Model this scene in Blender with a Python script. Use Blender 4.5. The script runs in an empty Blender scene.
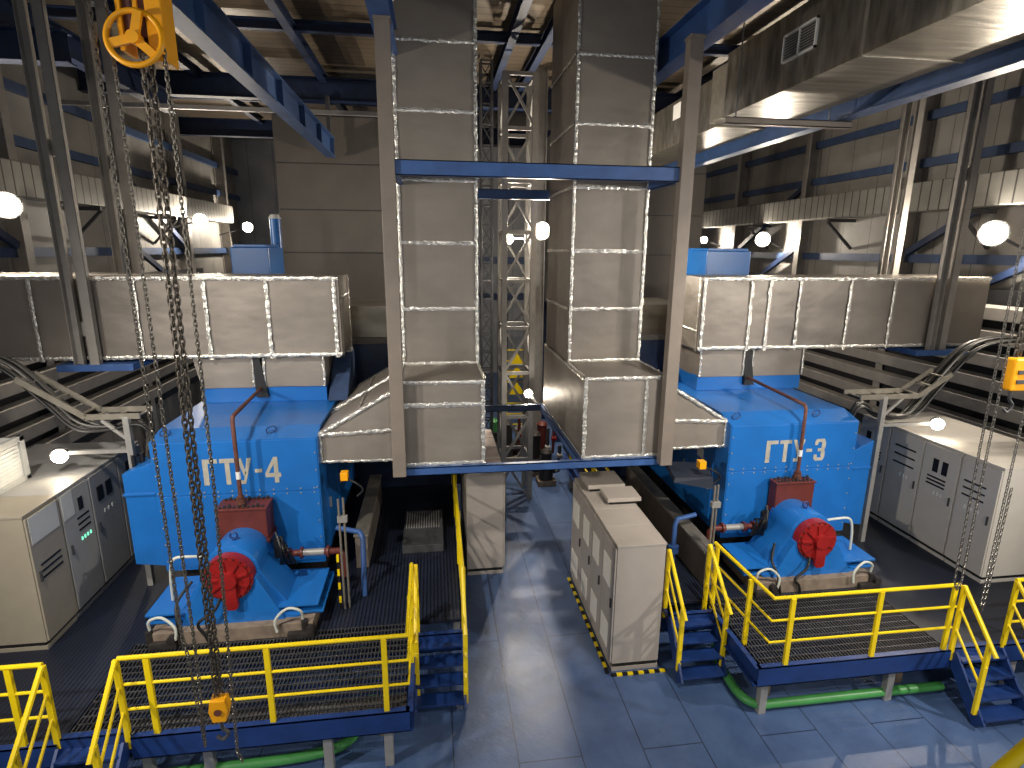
import bpy, bmesh, math, random
from mathutils import Vector, Matrix
random.seed(7)
C = bpy.context.scene.collection
scene = bpy.context.scene

# ------------------------------------------------------------------ materials
def lin(c):
    return tuple(((v/255)/12.92 if v/255 <= .04045 else (((v/255)+.055)/1.055)**2.4) for v in c) + (1,)

def base_mat(name):
    m = bpy.data.materials.new(name); m.use_nodes = True
    nt = m.node_tree
    return m, nt, nt.nodes, nt.links, nt.nodes['Principled BSDF']

def pmat(name, rgb, rough=.5, metal=0., var=.12, scale=4., bump=0., bscale=40., spec=.5):
    m, nt, N, L, b = base_mat(name)
    tc = N.new('ShaderNodeTexCoord')
    nz = N.new('ShaderNodeTexNoise'); nz.inputs['Scale'].default_value = scale; nz.inputs['Detail'].default_value = 5
    L.new(tc.outputs['Object'], nz.inputs['Vector'])
    rp = N.new('ShaderNodeValToRGB')
    c = lin(rgb)
    rp.color_ramp.elements[0].position = .3; rp.color_ramp.elements[1].position = .7
    rp.color_ramp.elements[0].color = tuple(max(0, v*(1-var)) for v in c[:3]) + (1,)
    rp.color_ramp.elements[1].color = tuple(min(1, v*(1+var)) for v in c[:3]) + (1,)
    L.new(nz.outputs['Fac'], rp.inputs['Fac']); L.new(rp.outputs['Color'], b.inputs['Base Color'])
    b.inputs['Roughness'].default_value = rough; b.inputs['Metallic'].default_value = metal
    b.inputs['Specular IOR Level'].default_value = spec
    if bump:
        n2 = N.new('ShaderNodeTexNoise'); n2.inputs['Scale'].default_value = bscale; n2.inputs['Detail'].default_value = 3
        L.new(tc.outputs['Object'], n2.inputs['Vector'])
        bp = N.new('ShaderNodeBump'); bp.inputs['Strength'].default_value = bump; bp.inputs['Distance'].default_value = .02
        L.new(n2.outputs['Fac'], bp.inputs['Height']); L.new(bp.outputs['Normal'], b.inputs['Normal'])
    return m

M = {}
M['blue'] = pmat('enclosure_blue_paint', (28, 104, 180), .33, var=.07, scale=2.5)
M['bluesteel'] = pmat('structural_blue_paint', (56, 90, 146), .45, var=.15)
M['navy'] = pmat('navy_paint', (24, 52, 108), .42, var=.2)
M['mono'] = pmat('monorail_blue_paint', (50, 76, 118), .45, var=.18)
M['roofblue'] = pmat('roof_steel_blue', (54, 72, 104), .5, var=.2)
M['darkblue'] = pmat('dark_blue_steel', (24, 40, 70), .5, var=.25)
M['cab'] = pmat('cabinet_beige_grey', (172, 163, 153), .42, var=.04)
M['cab2'] = pmat('cabinet_light_grey', (190, 190, 184), .4, var=.05)
M['cabedge'] = pmat('cabinet_pale_panel', (236, 230, 216), .4, var=.04)
M['plinth'] = pmat('black_plinth', (22, 22, 24), .5)
M['yellow'] = pmat('safety_yellow', (234, 204, 14), .38, var=.06)
M['orange'] = pmat('hoist_yellow', (238, 164, 12), .38, var=.08)
M['red'] = pmat('cover_red', (138, 24, 24), .42, var=.12)
M['redbrown'] = pmat('oxide_red_brown', (96, 40, 32), .5, var=.2)
M['rust'] = pmat('rusty_pipe', (92, 52, 40), .6, var=.3, scale=14)
M['black'] = pmat('black_rubber', (16, 16, 18), .5)
M['cab3'] = pmat('control_cabinet_grey_shaded', (150, 149, 146), .42, var=.05)  # grey darkened so the colour carries the shade on the left row
M['cab4'] = pmat('control_cabinet_khaki_shaded', (146, 138, 122), .45, var=.05)  # nearest left cabinet, shade likewise put into the colour
M['cab5'] = pmat('control_cabinet_beige_lit', (202, 196, 186), .42, var=.04)  # cabinet beige lightened in place of more light on the right row
M['dark'] = pmat('dark_machinery', (44, 40, 38), .55, var=.4, scale=9)
M['greydk'] = pmat('dark_grey_steel', (62, 62, 64), .5, var=.2)
M['grey'] = pmat('grey_steel', (150, 148, 144), .45, metal=.2, var=.12)
M['pillar'] = pmat('taupe_steel', (128, 118, 108), .48, metal=.1, var=.08)
M['hanger'] = pmat('hanger_grey_steel', (158, 153, 146), .4, metal=.35, var=.1)
M['white'] = pmat('white_plate', (225, 225, 220), .45, var=.03)
M['green'] = pmat('green_pipe', (66, 138, 70), .4, var=.12)
M['concrete'] = pmat('plinth_concrete', (122, 108, 94), .8, var=.25, scale=8)
M['trough'] = pmat('brown_grey_trough', (100, 92, 84), .6, var=.2)
M['stack'] = pmat('brown_cladding', (104, 99, 93), .55, metal=.1, var=.08, scale=1.5)
M['cable'] = pmat('grey_cable', (86, 84, 80), .4, metal=.2, var=.2)
M['hose'] = pmat('pale_hose', (196, 200, 190), .4)
M['chain'] = pmat('chain_steel', (120, 116, 108), .35, metal=.8, var=.25, scale=30)
M['chaindk'] = pmat('chain_dark', (98, 92, 84), .45, metal=.7, var=.3, scale=30)
M['letter'] = pmat('faded_letter_paint', (168, 164, 150), .6, var=.16, scale=9)
M['galvdull'] = pmat('dull_galvanised', (148, 142, 130), .42, metal=.55, var=.18, scale=6)
M['pink'] = pmat('pinkish_top_panel', (216, 200, 192), .5, var=.05)
M['umb'] = pmat('dark_canvas', (34, 40, 54), .6)
M['greenled'] = None

def emit(name, rgb, s):
    m, nt, N, L, b = base_mat(name)
    b.inputs['Base Color'].default_value = lin(rgb)
    b.inputs['Emission Color'].default_value = lin(rgb)
    b.inputs['Emission Strength'].default_value = s
    return m
M['bulb'] = emit('floodlight_glass', (255, 236, 205), 60)
M['greenled'] = emit('indicator_green', (120, 240, 190), 1.6)

def foil_mat():
    m, nt, N, L, b = base_mat('insulation_cladding')
    tc = N.new('ShaderNodeTexCoord')
    nz = N.new('ShaderNodeTexNoise'); nz.inputs['Scale'].default_value = 1.1; nz.inputs['Detail'].default_value = 6
    L.new(tc.outputs['Object'], nz.inputs['Vector'])
    rp = N.new('ShaderNodeValToRGB')
    rp.color_ramp.elements[0].position = .3; rp.color_ramp.elements[1].position = .72
    rp.color_ramp.elements[0].color = lin((132, 124, 115)); rp.color_ramp.elements[1].color = lin((150, 142, 132))
    L.new(nz.outputs['Fac'], rp.inputs['Fac']); L.new(rp.outputs['Color'], b.inputs['Base Color'])
    b.inputs['Metallic'].default_value = .35; b.inputs['Roughness'].default_value = .46
    # soft horizontal wrinkles
    mp = N.new('ShaderNodeMapping'); mp.inputs['Scale'].default_value = (1., 1., 1.7)
    L.new(tc.outputs['Object'], mp.inputs['Vector'])
    n2 = N.new('ShaderNodeTexNoise'); n2.inputs['Scale'].default_value = 1.3; n2.inputs['Detail'].default_value = 2
    L.new(mp.outputs['Vector'], n2.inputs['Vector'])
    n3 = N.new('ShaderNodeTexNoise'); n3.inputs['Scale'].default_value = 26; n3.inputs['Detail'].default_value = 2
    L.new(tc.outputs['Object'], n3.inputs['Vector'])
    b1 = N.new('ShaderNodeBump'); b1.inputs['Strength'].default_value = .5; b1.inputs['Distance'].default_value = .05
    L.new(n2.outputs['Fac'], b1.inputs['Height'])
    b2 = N.new('ShaderNodeBump'); b2.inputs['Strength'].default_value = .12; b2.inputs['Distance'].default_value = .01
    L.new(n3.outputs['Fac'], b2.inputs['Height']); L.new(b1.outputs['Normal'], b2.inputs['Normal'])
    L.new(b2.outputs['Normal'], b.inputs['Normal'])
    return m
M['foil'] = foil_mat()
M['tape'] = pmat('aluminium_tape', (226, 222, 212), .26, metal=.75, var=.18, scale=18, bump=.9, bscale=22)

def galv_mat():
    m, nt, N, L, b = base_mat('galvanised_sheet')
    tc = N.new('ShaderNodeTexCoord')
    mp = N.new('ShaderNodeMapping'); mp.inputs['Scale'].default_value = (.5, 4.5, 1.2)
    L.new(tc.outputs['Object'], mp.inputs['Vector'])
    nz = N.new('ShaderNodeTexNoise'); nz.inputs['Scale'].default_value = 1.6; nz.inputs['Detail'].default_value = 6
    L.new(mp.outputs['Vector'], nz.inputs['Vector'])
    rp = N.new('ShaderNodeValToRGB')
    rp.color_ramp.elements[0].position = .3; rp.color_ramp.elements[1].position = .75
    rp.color_ramp.elements[0].color = lin((112, 106, 94)); rp.color_ramp.elements[1].color = lin((176, 170, 156))
    L.new(nz.outputs['Fac'], rp.inputs['Fac']); L.new(rp.outputs['Color'], b.inputs['Base Color'])
    b.inputs['Metallic'].default_value = .8; b.inputs['Roughness'].default_value = .34
    bp = N.new('ShaderNodeBump'); bp.inputs['Strength'].default_value = .35; bp.inputs['Distance'].default_value = .03
    L.new(nz.outputs['Fac'], bp.inputs['Height']); L.new(bp.outputs['Normal'], b.inputs['Normal'])
    return m
M['galv'] = galv_mat()

def floor_mat():
    m, nt, N, L, b = base_mat('blue_painted_plate_floor')
    tc = N.new('ShaderNodeTexCoord')
    mp = N.new('ShaderNodeMapping'); mp.inputs['Location'].default_value = (-1.15, 0, 0)
    mp.inputs['Rotation'].default_value = (0, 0, math.pi/2)
    L.new(tc.outputs['Object'], mp.inputs['Vector'])
    br = N.new('ShaderNodeTexBrick')
    br.inputs['Scale'].default_value = 1.; br.inputs['Brick Width'].default_value = 6.5; br.inputs['Row Height'].default_value = .84
    br.inputs['Mortar Size'].default_value = .008; br.inputs['Mortar Smooth'].default_value = .1
    br.inputs['Color1'].default_value = lin((78, 100, 140)); br.inputs['Color2'].default_value = lin((72, 96, 136))
    br.inputs['Mortar'].default_value = lin((40, 50, 74)); br.offset = .37
    L.new(mp.outputs['Vector'], br.inputs['Vector'])
    nz = N.new('ShaderNodeTexNoise'); nz.inputs['Scale'].default_value = 1.3; nz.inputs['Detail'].default_value = 8; nz.inputs['Roughness'].default_value = .65
    L.new(tc.outputs['Object'], nz.inputs['Vector'])
    rp = N.new('ShaderNodeValToRGB'); rp.color_ramp.elements[0].position = .32; rp.color_ramp.elements[1].position = .68
    rp.color_ramp.elements[0].color = (.66, .68, .72, 1); rp.color_ramp.elements[1].color = (1.12, 1.1, 1.06, 1)
    L.new(nz.outputs['Fac'], rp.inputs['Fac'])
    mx = N.new('ShaderNodeMix'); mx.data_type = 'RGBA'; mx.blend_type = 'MULTIPLY'; mx.inputs['Factor'].default_value = 1
    L.new(br.outputs['Color'], mx.inputs['A']); L.new(rp.outputs['Color'], mx.inputs['B'])
    L.new(mx.outputs['Result'], b.inputs['Base Color'])
    r2 = N.new('ShaderNodeMapRange'); r2.inputs['To Min'].default_value = .26; r2.inputs['To Max'].default_value = .5
    L.new(nz.outputs['Fac'], r2.inputs['Value']); L.new(r2.outputs['Result'], b.inputs['Roughness'])
    ck = N.new('ShaderNodeTexChecker'); ck.inputs['Scale'].default_value = 24
    L.new(tc.outputs['Object'], ck.inputs['Vector'])
    bp = N.new('ShaderNodeBump'); bp.inputs['Strength'].default_value = .12; bp.inputs['Distance'].default_value = .004
    L.new(ck.outputs['Fac'], bp.inputs['Height'])
    b2 = N.new('ShaderNodeBump'); b2.inputs['Strength'].default_value = .25; b2.inputs['Distance'].default_value = .05
    L.new(nz.outputs['Fac'], b2.inputs['Height']); L.new(bp.outputs['Normal'], b2.inputs['Normal'])
    L.new(b2.outputs['Normal'], b.inputs['Normal'])
    return m
M['floor'] = floor_mat()

def panel_mat(name, rgb, rgb2, pitch, axis='X', rough=.55, joint=.02, metal=0.):
    """sheet panels with narrow joints along one object axis, a little uneven in tone"""
    m, nt, N, L, b = base_mat(name)
    tc = N.new('ShaderNodeTexCoord'); sp = N.new('ShaderNodeSeparateXYZ')
    L.new(tc.outputs['Object'], sp.inputs['Vector'])
    d = N.new('ShaderNodeMath'); d.operation = 'DIVIDE'; d.inputs[1].default_value = pitch
    L.new(sp.outputs[axis], d.inputs[0])
    f = N.new('ShaderNodeMath'); f.operation = 'FRACT'; L.new(d.outputs[0], f.inputs[0])
    lt = N.new('ShaderNodeMath'); lt.operation = 'LESS_THAN'; lt.inputs[1].default_value = joint/pitch
    L.new(f.outputs[0], lt.inputs[0])
    nz = N.new('ShaderNodeTexNoise'); nz.inputs['Scale'].default_value = .9; nz.inputs['Detail'].default_value = 5
    L.new(tc.outputs['Object'], nz.inputs['Vector'])
    rp = N.new('ShaderNodeValToRGB'); rp.color_ramp.elements[0].position = .3; rp.color_ramp.elements[1].position = .7
    rp.color_ramp.elements[0].color = lin(rgb2); rp.color_ramp.elements[1].color = lin(rgb)
    L.new(nz.outputs['Fac'], rp.inputs['Fac'])
    mx = N.new('ShaderNodeMix'); mx.data_type = 'RGBA'
    L.new(lt.outputs[0], mx.inputs['Factor']); L.new(rp.outputs['Color'], mx.inputs['A'])
    mx.inputs['B'].default_value = tuple(v*.35 for v in lin(rgb2)[:3]) + (1,)
    L.new(mx.outputs['Result'], b.inputs['Base Color'])
    b.inputs['Roughness'].default_value = rough; b.inputs['Metallic'].default_value = metal
    return m
M['wall'] = panel_mat('wall_panels', (150, 146, 139), (120, 117, 112), 1.15, 'Y')
M['wallback'] = panel_mat('back_wall_panels', (186, 188, 190), (150, 154, 158), 1.15, 'X')
M['ceiling'] = panel_mat('ceiling_sheets', (126, 112, 92), (100, 88, 74), .33, 'Y', .4, .03, .3)
M['rib'] = panel_mat('ribbed_duct_sheet', (176, 173, 165), (136, 134, 128), .3, 'Y', .38, .04, .5)
M['checker'] = panel_mat('grating_sheet', (34, 42, 62), (20, 26, 42), .06, 'X', .5, .026)

# ------------------------------------------------------------------ mesh builder
class MB:
    def __init__(s): s.bm = bmesh.new()
    def box(s, x0, x1, y0, y1, z0, z1, bev=0.):
        bm = s.bm
        v = [bm.verts.new(p) for p in ((x0,y0,z0),(x1,y0,z0),(x1,y1,z0),(x0,y1,z0),(x0,y0,z1),(x1,y0,z1),(x1,y1,z1),(x0,y1,z1))]
        fs = [bm.faces.new([v[i] for i in f]) for f in ((0,3,2,1),(4,5,6,7),(0,1,5,4),(1,2,6,5),(2,3,7,6),(3,0,4,7))]
        if bev:
            es = list({e for f in fs for e in f.edges})
            bmesh.ops.bevel(bm, geom=es, offset=bev, segments=2, profile=.6, affect='EDGES', clamp_overlap=True)
        return s
    def hexa(s, p):
        """eight points: bottom four then top four, each counter-clockwise from above"""
        bm = s.bm; v = [bm.verts.new(q) for q in p]
        for f in ((0,3,2,1),(4,5,6,7),(0,1,5,4),(1,2,6,5),(2,3,7,6),(3,0,4,7)): bm.faces.new([v[i] for i in f])
        return s
    def prism(s, poly, a0, a1, axis='y', bev=0.):
        """extrude a 2-D outline along an axis: y -> (x,z), x -> (y,z), z -> (x,y)"""
        bm = s.bm
        def P(u, w, a): return {'y': (u, a, w), 'x': (a, u, w), 'z': (u, w, a)}[axis]
        A = [bm.verts.new(P(u, w, a0)) for u, w in poly]; B = [bm.verts.new(P(u, w, a1)) for u, w in poly]
        n = len(poly); fs = [bm.faces.new(A), bm.faces.new(B[::-1])]
        for i in range(n): fs.append(bm.faces.new((A[i], B[i], B[(i+1) % n], A[(i+1) % n])))
        bmesh.ops.recalc_face_normals(bm, faces=fs)
        if bev:
            es = list({e for f in fs[:2] for e in f.edges})
            bmesh.ops.bevel(bm, geom=es, offset=bev, segments=2, profile=.6, affect='EDGES', clamp_overlap=True)
        return s
    def cyl(s, p0, p1, r, r1=None, seg=16, cap=True):
        p0, p1 = Vector(p0), Vector(p1); d = p1-p0; L = d.length
        if L < 1e-6: return s
        q = Vector((0,0,1)).rotation_difference(d.normalized()).to_matrix().to_4x4()
        bmesh.ops.create_cone(s.bm, cap_ends=cap, cap_tris=False, segments=seg, radius1=r, radius2=r if r1 is None else r1,
                              depth=L, matrix=Matrix.Translation((p0+p1)/2) @ q)
        return s
    def tube(s, pts, r, seg=8, smooth=0, closed=False):
        pts = [Vector(p) for p in pts]
        if smooth and not closed: pts = spline(pts, smooth)
        n = len(pts); rings = []; up = None
        for i, p in enumerate(pts):
            if closed: t = pts[(i+1) % n]-pts[i-1]
            elif i == 0: t = pts[1]-p
            elif i == n-1: t = p-pts[i-1]
            else: t = (pts[i+1]-p).normalized()+(p-pts[i-1]).normalized()
            t.normalize()
            if up is None:
                up = Vector((0,0,1)) if abs(t.z) < .9 else Vector((0,1,0))
            a = (up - t*up.dot(t)); 
            if a.length < 1e-4: a = t.orthogonal()
            a.normalize(); b = t.cross(a); up = a
            rings.append([s.bm.verts.new(p+(a*math.cos(2*math.pi*k/seg)+b*math.sin(2*math.pi*k/seg))*r) for k in range(seg)])
        m = n if closed else n-1
        for i in range(m):
            A, B = rings[i], rings[(i+1) % n]
            for k in range(seg): s.bm.faces.new((A[k], A[(k+1) % seg], B[(k+1) % seg], B[k]))
        if not closed:
            s.bm.faces.new(rings[0][::-1]); s.bm.faces.new(rings[-1])
        return s
    def bar(s, p0, p1, w, h, up=(0,0,1)):
        """rectangular bar: w across, h along the up direction"""
        p0, p1 = Vector(p0), Vector(p1); t = (p1-p0).normalized(); u = Vector(up)
        u = u - t*u.dot(t)
        if u.length < 1e-4: u = t.orthogonal()
        u.normalize(); c = t.cross(u)
        P = []
        for p in (p0, p1):
            for a, b in ((-1,-1),(1,-1),(1,1),(-1,1)): P.append(s.bm.verts.new(p+c*(a*w/2)+u*(b*h/2)))
        fs = [s.bm.faces.new([P[i] for i in f]) for f in ((0,1,2,3),(7,6,5,4),(0,4,5,1),(1,5,6,2),(2,6,7,3),(3,7,4,0))]
        bmesh.ops.recalc_face_normals(s.bm, faces=fs)
        return s
    def ibeam(s, p0, p1, w, h, tf=.02, tw=.014, up=(0,0,1)):
        p0, p1 = Vector(p0), Vector(p1); t = (p1-p0).normalized(); u = Vector(up); u = (u-t*u.dot(t)).normalized()
        for k in (-1, 1):
            o = u*(k*(h-tf)/2); s.bar(p0+o, p1+o, w, tf, up)
        s.bar(p0, p1, tw, h-tf*1.5, up); return s
    def channel(s, p0, p1, w, h, side=1, tf=.014, up=(0,0,1)):
        """C section: web at -side, flanges towards +side (side along t x up)"""
        p0, p1 = Vector(p0), Vector(p1); t = (p1-p0).normalized(); u = Vector(up); u = (u-t*u.dot(t)).normalized(); c = t.cross(u)
        s.bar(p0-c*side*(w/2-tf/2), p1-c*side*(w/2-tf/2), tf, h, up)
        for k in (-1, 1):
            o = u*(k*(h-tf)/2); s.bar(p0+o, p1+o, w, tf, up)
        return s
    def torus(s, c, R, r, mat=None, n=10, m=5, stretch=0.):
        """ring (stretched along its local x by 2*stretch) in its local xy plane"""
        pts = []
        for i in range(n):
            a = 2*math.pi*i/n; x, y = R*math.cos(a), R*math.sin(a)
            if stretch: x += stretch*(1 if x > 1e-6 else (-1 if x < -1e-6 else 0))
            p = Vector((x, y, 0))
            if mat is not None: p = mat @ p
            pts.append(Vector(c)+p)
        return s.tube(pts, r, m, closed=True)
    def merge_noise(s, amp, freq=1., seed=0):
        from mathutils import noise
        for v in s.bm.verts:
            v.co += noise.noise_vector(v.co*freq+Vector((seed, 0, 0)))*amp
        return s
    def build(s, name, mat, parent=None, smooth=False, bevel=0.):
        me = bpy.data.meshes.new(name)
        if parent is None:
            xs = [v.co for v in s.bm.verts]
            L = Vector(((min(v.x for v in xs)+max(v.x for v in xs))/2, (min(v.y for v in xs)+max(v.y for v in xs))/2, min(v.z for v in xs)))
        else:
            L = ROOT[parent]
        bmesh.ops.translate(s.bm, verts=s.bm.verts, vec=-L)
        if smooth:
            for f in s.bm.faces: f.smooth = True
        s.bm.to_mesh(me); s.bm.free()
        me.materials.append(M[mat] if isinstance(mat, str) else mat)
        o = bpy.data.objects.new(name, me); C.objects.link(o)
        if parent is None: o.location = L
        else: o.parent = parent
        ROOT[o] = L
        if smooth: 
            try: me.set_sharp_from_angle(angle=math.radians(38))
            except Exception: pass
        if bevel:
            md = o.modifiers.new('edge', 'BEVEL'); md.width = bevel; md.segments = 2; md.limit_method = 'ANGLE'
        return o
ROOT = {}
def spline(pts, k):
    out = []; n = len(pts)
    for i in range(n-1):
        p0 = pts[max(i-1, 0)]; p1 = pts[i]; p2 = pts[i+1]; p3 = pts[min(i+2, n-1)]
        for j in range(k):
            t = j/k
            out.append(.5*((2*p1)+(p2-p0)*t+(2*p0-5*p1+4*p2-p3)*t*t+(3*p1-p0-3*p2+p3)*t**3))
    out.append(pts[-1]); return out

def thing(name, loc, label, cat, group=None):
    o = bpy.data.objects.new(name, None); C.objects.link(o); o.location = loc
    o.empty_display_size = .1
    ROOT[o] = Vector(loc); tag(o, label, cat, group); return o
def tag(o, label, cat, group=None, kind=None):
    o['label'] = label; o['category'] = cat
    if group: o['group'] = group
    if kind: o['kind'] = kind
    return o
def struct(o, label=None):
    o['kind'] = 'structure'
    if label: o['label'] = label
    return o
def B(x0, x1, y0, y1, z0, z1, bev=0.): return MB().box(x0, x1, y0, y1, z0, z1, bev)

# ------------------------------------------------------------------ camera (solved from the photograph's vanishing points)
H = 6.5; F = 569.92; pit, yaw, rol = [math.radians(a) for a in (13.3026, 7.8443, -.46335)]
fw = Vector((math.sin(yaw)*math.cos(pit), math.cos(yaw)*math.cos(pit), -math.sin(pit)))
right0 = Vector((math.cos(yaw), -math.sin(yaw), 0)); down0 = fw.cross(right0)
cr, sr = math.cos(rol), math.sin(rol)
right = right0*cr + down0*sr; down = down0*cr - right0*sr
cam = bpy.data.cameras.new('camera'); co = bpy.data.objects.new('camera', cam); C.objects.link(co)
Mx = Matrix((right, -down, -fw)).transposed().to_4x4(); Mx.translation = (0, 0, H); co.matrix_world = Mx
cam.sensor_width = 36; cam.lens = F*36/1024; cam.clip_start = .05; cam.clip_end = 200
scene.camera = co

# ------------------------------------------------------------------ hall shell
XL, XR, YB, ZC = -9.2, 12.8, 30., 11.4
struct(B(XL-.3, XR+.3, -3, YB+.3, -.3, 0).build('floor', 'floor'))
struct(B(XL-.3, XR+.3, -3, YB+.3, ZC, ZC+.2).build('ceiling', 'ceiling'))
struct(B(XL-.25, XL, -3, YB, 0, ZC).build('wall_left', 'wall'))
struct(B(XR, XR+.25, -3, YB, 0, ZC).build('wall_right', 'wall'))
struct(B(XL, XR, YB, YB+.25, 0, ZC).build('wall_back', 'wallback'))

def beam(name, p0, p1, w, h, mat='roofblue', kind='i'):
    mb = MB()
    if kind == 'i': mb.ibeam(p0, p1, w, h, .025, .02)
    else: mb.bar(p0, p1, w, h)
    return struct(mb.build(name, mat))
# roof steel
for y in (6., 18., 24.): beam('roof_girder', (XL, y, 10.8), (XR, y, 10.8), .3, .6, 'darkblue')
for y in (10.2, 14.4, 21.): beam('roof_purlin', (XL, y, 11.2), (XR, y, 11.2), .16, .22, 'darkblue')
for x in (-6.2, -2.9, 1.85, 2.65, 7.6): beam('roof_joist', (x, 4.6, 11.08), (x, 24, 11.08), .18, .24, 'darkblue')
beam('roof_runner', (-.64, 3., 9.8), (-.64, 17.8, 9.8), .3, .4, 'bluesteel')
beam('roof_runner', (4.25, 3., 9.9), (4.25, 17.8, 9.9), .3, .56, 'bluesteel')
beam('roof_tie', (XL, 16.2, 9.85), (-1.2, 16.2, 9.85), .1, .1, 'grey', 'b')
beam('roof_girder', (XL, 11.6, 9.75), (-6., 11.6, 9.75), .3, .5, 'darkblue')
beam('roof_girder', (-7., 4., 10.3), (-7., 18., 10.3), .3, .5, 'darkblue')

# wall columns, girts, braces
for side, xw in ((-1, XL), (1, XR)):
    for y in (4.5, 9.8, 14.2, 18.6, 23.0, 27.4):
        mb = MB().ibeam((xw-side*.22, y, 0), (xw-side*.22, y, ZC), .25, .4, .02, .016, (1, 0, 0))
        struct(mb.build('wall_column', 'hanger'))
    for z in (6.35, 8.75, 9.9):
        beam('wall_girt', (xw-side*.12, -2, z), (xw-side*.12, YB, z), .1, .22, 'roofblue', 'b')
    for y in (9.8, 18.6):
        struct(MB().bar((xw-side*.3, y+.2, 8.6), (xw-side*.3, y+4.2, 6.5), .12, .16).build('wall_brace', 'darkblue'))
        struct(MB().bar((xw-side*.3, y+.2, 6.6), (xw-side*.3, y+4.2, 4.7), .12, .16).build('wall_brace', 'darkblue'))
# louvred lower walls
for side, xw in ((-1, XL+.45), (1, XR-.45)):
    for i in range(7):
        z = 2.0+.52*i
        mb = MB()
        x0, x1 = (xw-.02, xw+.14) if side < 0 else (xw-.14, xw+.02)
        mb.prism([(x0, z), (x1, z-.06 if side < 0 else z), (x1, z+.2 if side < 0 else z+.26), (x0, z+.26 if side < 0 else z+.2)] if side < 0 else
                 [(x0, z-.06), (x1, z), (x1, z+.26), (x0, z+.2)], 3, 24, 'y')
        struct(mb.build('wall_louver_slat', 'hanger'))
    x0, x1 = (xw-.3, xw-.1) if side < 0 else (xw+.1, xw+.3)
    struct(B(x0, x1, 3, 24, 1.6, 5.7).build('wall_louver_back', 'plinth'))

# ribbed ventilation ducts along both side walls
for side, x0, x1, nm in ((-1, XL+.12, XL+.72, 'left'), (1, XR-.8, XR-.15, 'right')):
    o = B(x0, x1, -1, 27, 7.5, 8.2, .02).build('wall_duct', 'rib')
    tag(o, 'long ribbed galvanised duct running along the %s wall under the roof' % nm, 'duct')
    for i, y in enumerate((7.5, 12., 16.5, 21.)):
        xs = XL if side < 0 else XR
        xa = x1+.1 if side < 0 else x0-.1
        t = thing('duct_bracket', ((x0+x1)/2, y, 7.2), 'steel bracket under the ribbed duct on the %s wall' % nm, 'bracket', 'brackets under the %s wall duct' % nm)
        MB().bar((xs, y, 7.43), (xa, y, 7.43), .08, .1).build('arm', 'greydk', t)
        MB().bar((xs-side*.02, y, 6.6), (xa, y, 7.38), .07, .07).build('strut', 'greydk', t)

# ------------------------------------------------------------------ raised platforms
PZ = .84
def grating(mb, x0, x1, y0, y1, pitch=.05, z=PZ):
    n = int((x1-x0)/pitch)
    for i in range(n+1):
        x = x0+(x1-x0)*i/n; mb.box(x-.006, x+.006, y0, y1, z-.035, z)
    n = int((y1-y0)/.12)
    for i in range(n+1):
        y = y0+(y1-y0)*i/n; mb.box(x0, x1, y-.008, y+.008, z-.03, z-.004)
def platform(nm, label, deck, tongue, fascias, legs, loc):
    t = thing('platform', loc, label, 'platform')
    mb = MB()
    for a in deck: mb.box(*a, PZ-.05, PZ)
    mb.build('deck_plate', 'checker', t)
    for a in tongue:
        g = MB(); grating(g, *a); g.build('grating', 'greydk', t)
        x0, x1, y0, y1 = a
        j = MB()
        for k in range(1, 3):
            yy = y0+(y1-y0)*k/3; j.bar((x0, yy, PZ-.14), (x1, yy, PZ-.14), .06, .18)
        j.build('joist', 'navy', t)
    for p0, p1, sd in fascias:
        MB().channel(p0, p1, .09, .3, sd).build('fascia_beam', 'navy', t)
    for x, y in legs:
        MB().box(x-.055, x+.055, y-.05, y+.05, 0, PZ-.3, .006).build('leg', 'grey', t)
    return t
ZF = PZ-.13
platform('l', 'raised grating platform with a navy edge around the left turbine', 
    [(-8.6, -4.45, 6.2, 7.9), (-8.6, .36, 7.9, 15.)], [(-4.42, -.45, 6.2, 7.9)],
    [((-3.66, 6.16, ZF), (-.42, 6.16, ZF), -1), ((-.42, 6.12, ZF), (-.42, 7.6, ZF), 1), ((-.42, 7.58, ZF), (.36, 7.58, ZF), -1), ((.36, 7.56, ZF), (.36, 15, ZF), 1),
     ((-8.6, 6.16, ZF), (-4.46, 6.16, ZF), -1), ((-4.46, 6.19, ZF+.05), (-3.66, 6.19, ZF+.05), -1)],
    [(-.7, 6.22), (-1.45, 6.22), (-2.9, 6.3), (-3.6, 6.3), (-5.2, 6.25), (-7.4, 6.25), (.25, 8.4), (.25, 11.), (.25, 14.5), (-3.4, 14.9), (-8.4, 14.9), (-8.4, 6.4)], (-3, 9, 0))
platform('r', 'raised grating platform with a navy edge around the right turbine',
    [(7.35, 12.2, 6.35, 7.9), (3.58, 12.2, 7.9, 15.)], [(4.4, 7.35, 6.35, 7.9)],
    [((4.36, 6.3, ZF), (7.36, 6.3, ZF), -1), ((4.36, 7.6, ZF), (4.36, 6.27, ZF), 1), ((3.58, 7.58, ZF), (4.36, 7.58, ZF), -1), ((3.58, 15, ZF), (3.58, 7.56, ZF), 1),
     ((8.24, 6.3, ZF), (12.2, 6.3, ZF), -1), ((7.36, 6.33, ZF), (8.24, 6.33, ZF), -1)],
    [(4.55, 6.4), (6.56, 6.4), (8.6, 6.4), (11.6, 6.4), (3.7, 8.6), (3.7, 11.), (3.7, 14.5), (7., 14.9), (12., 14.9)], (7, 9, 0))
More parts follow.
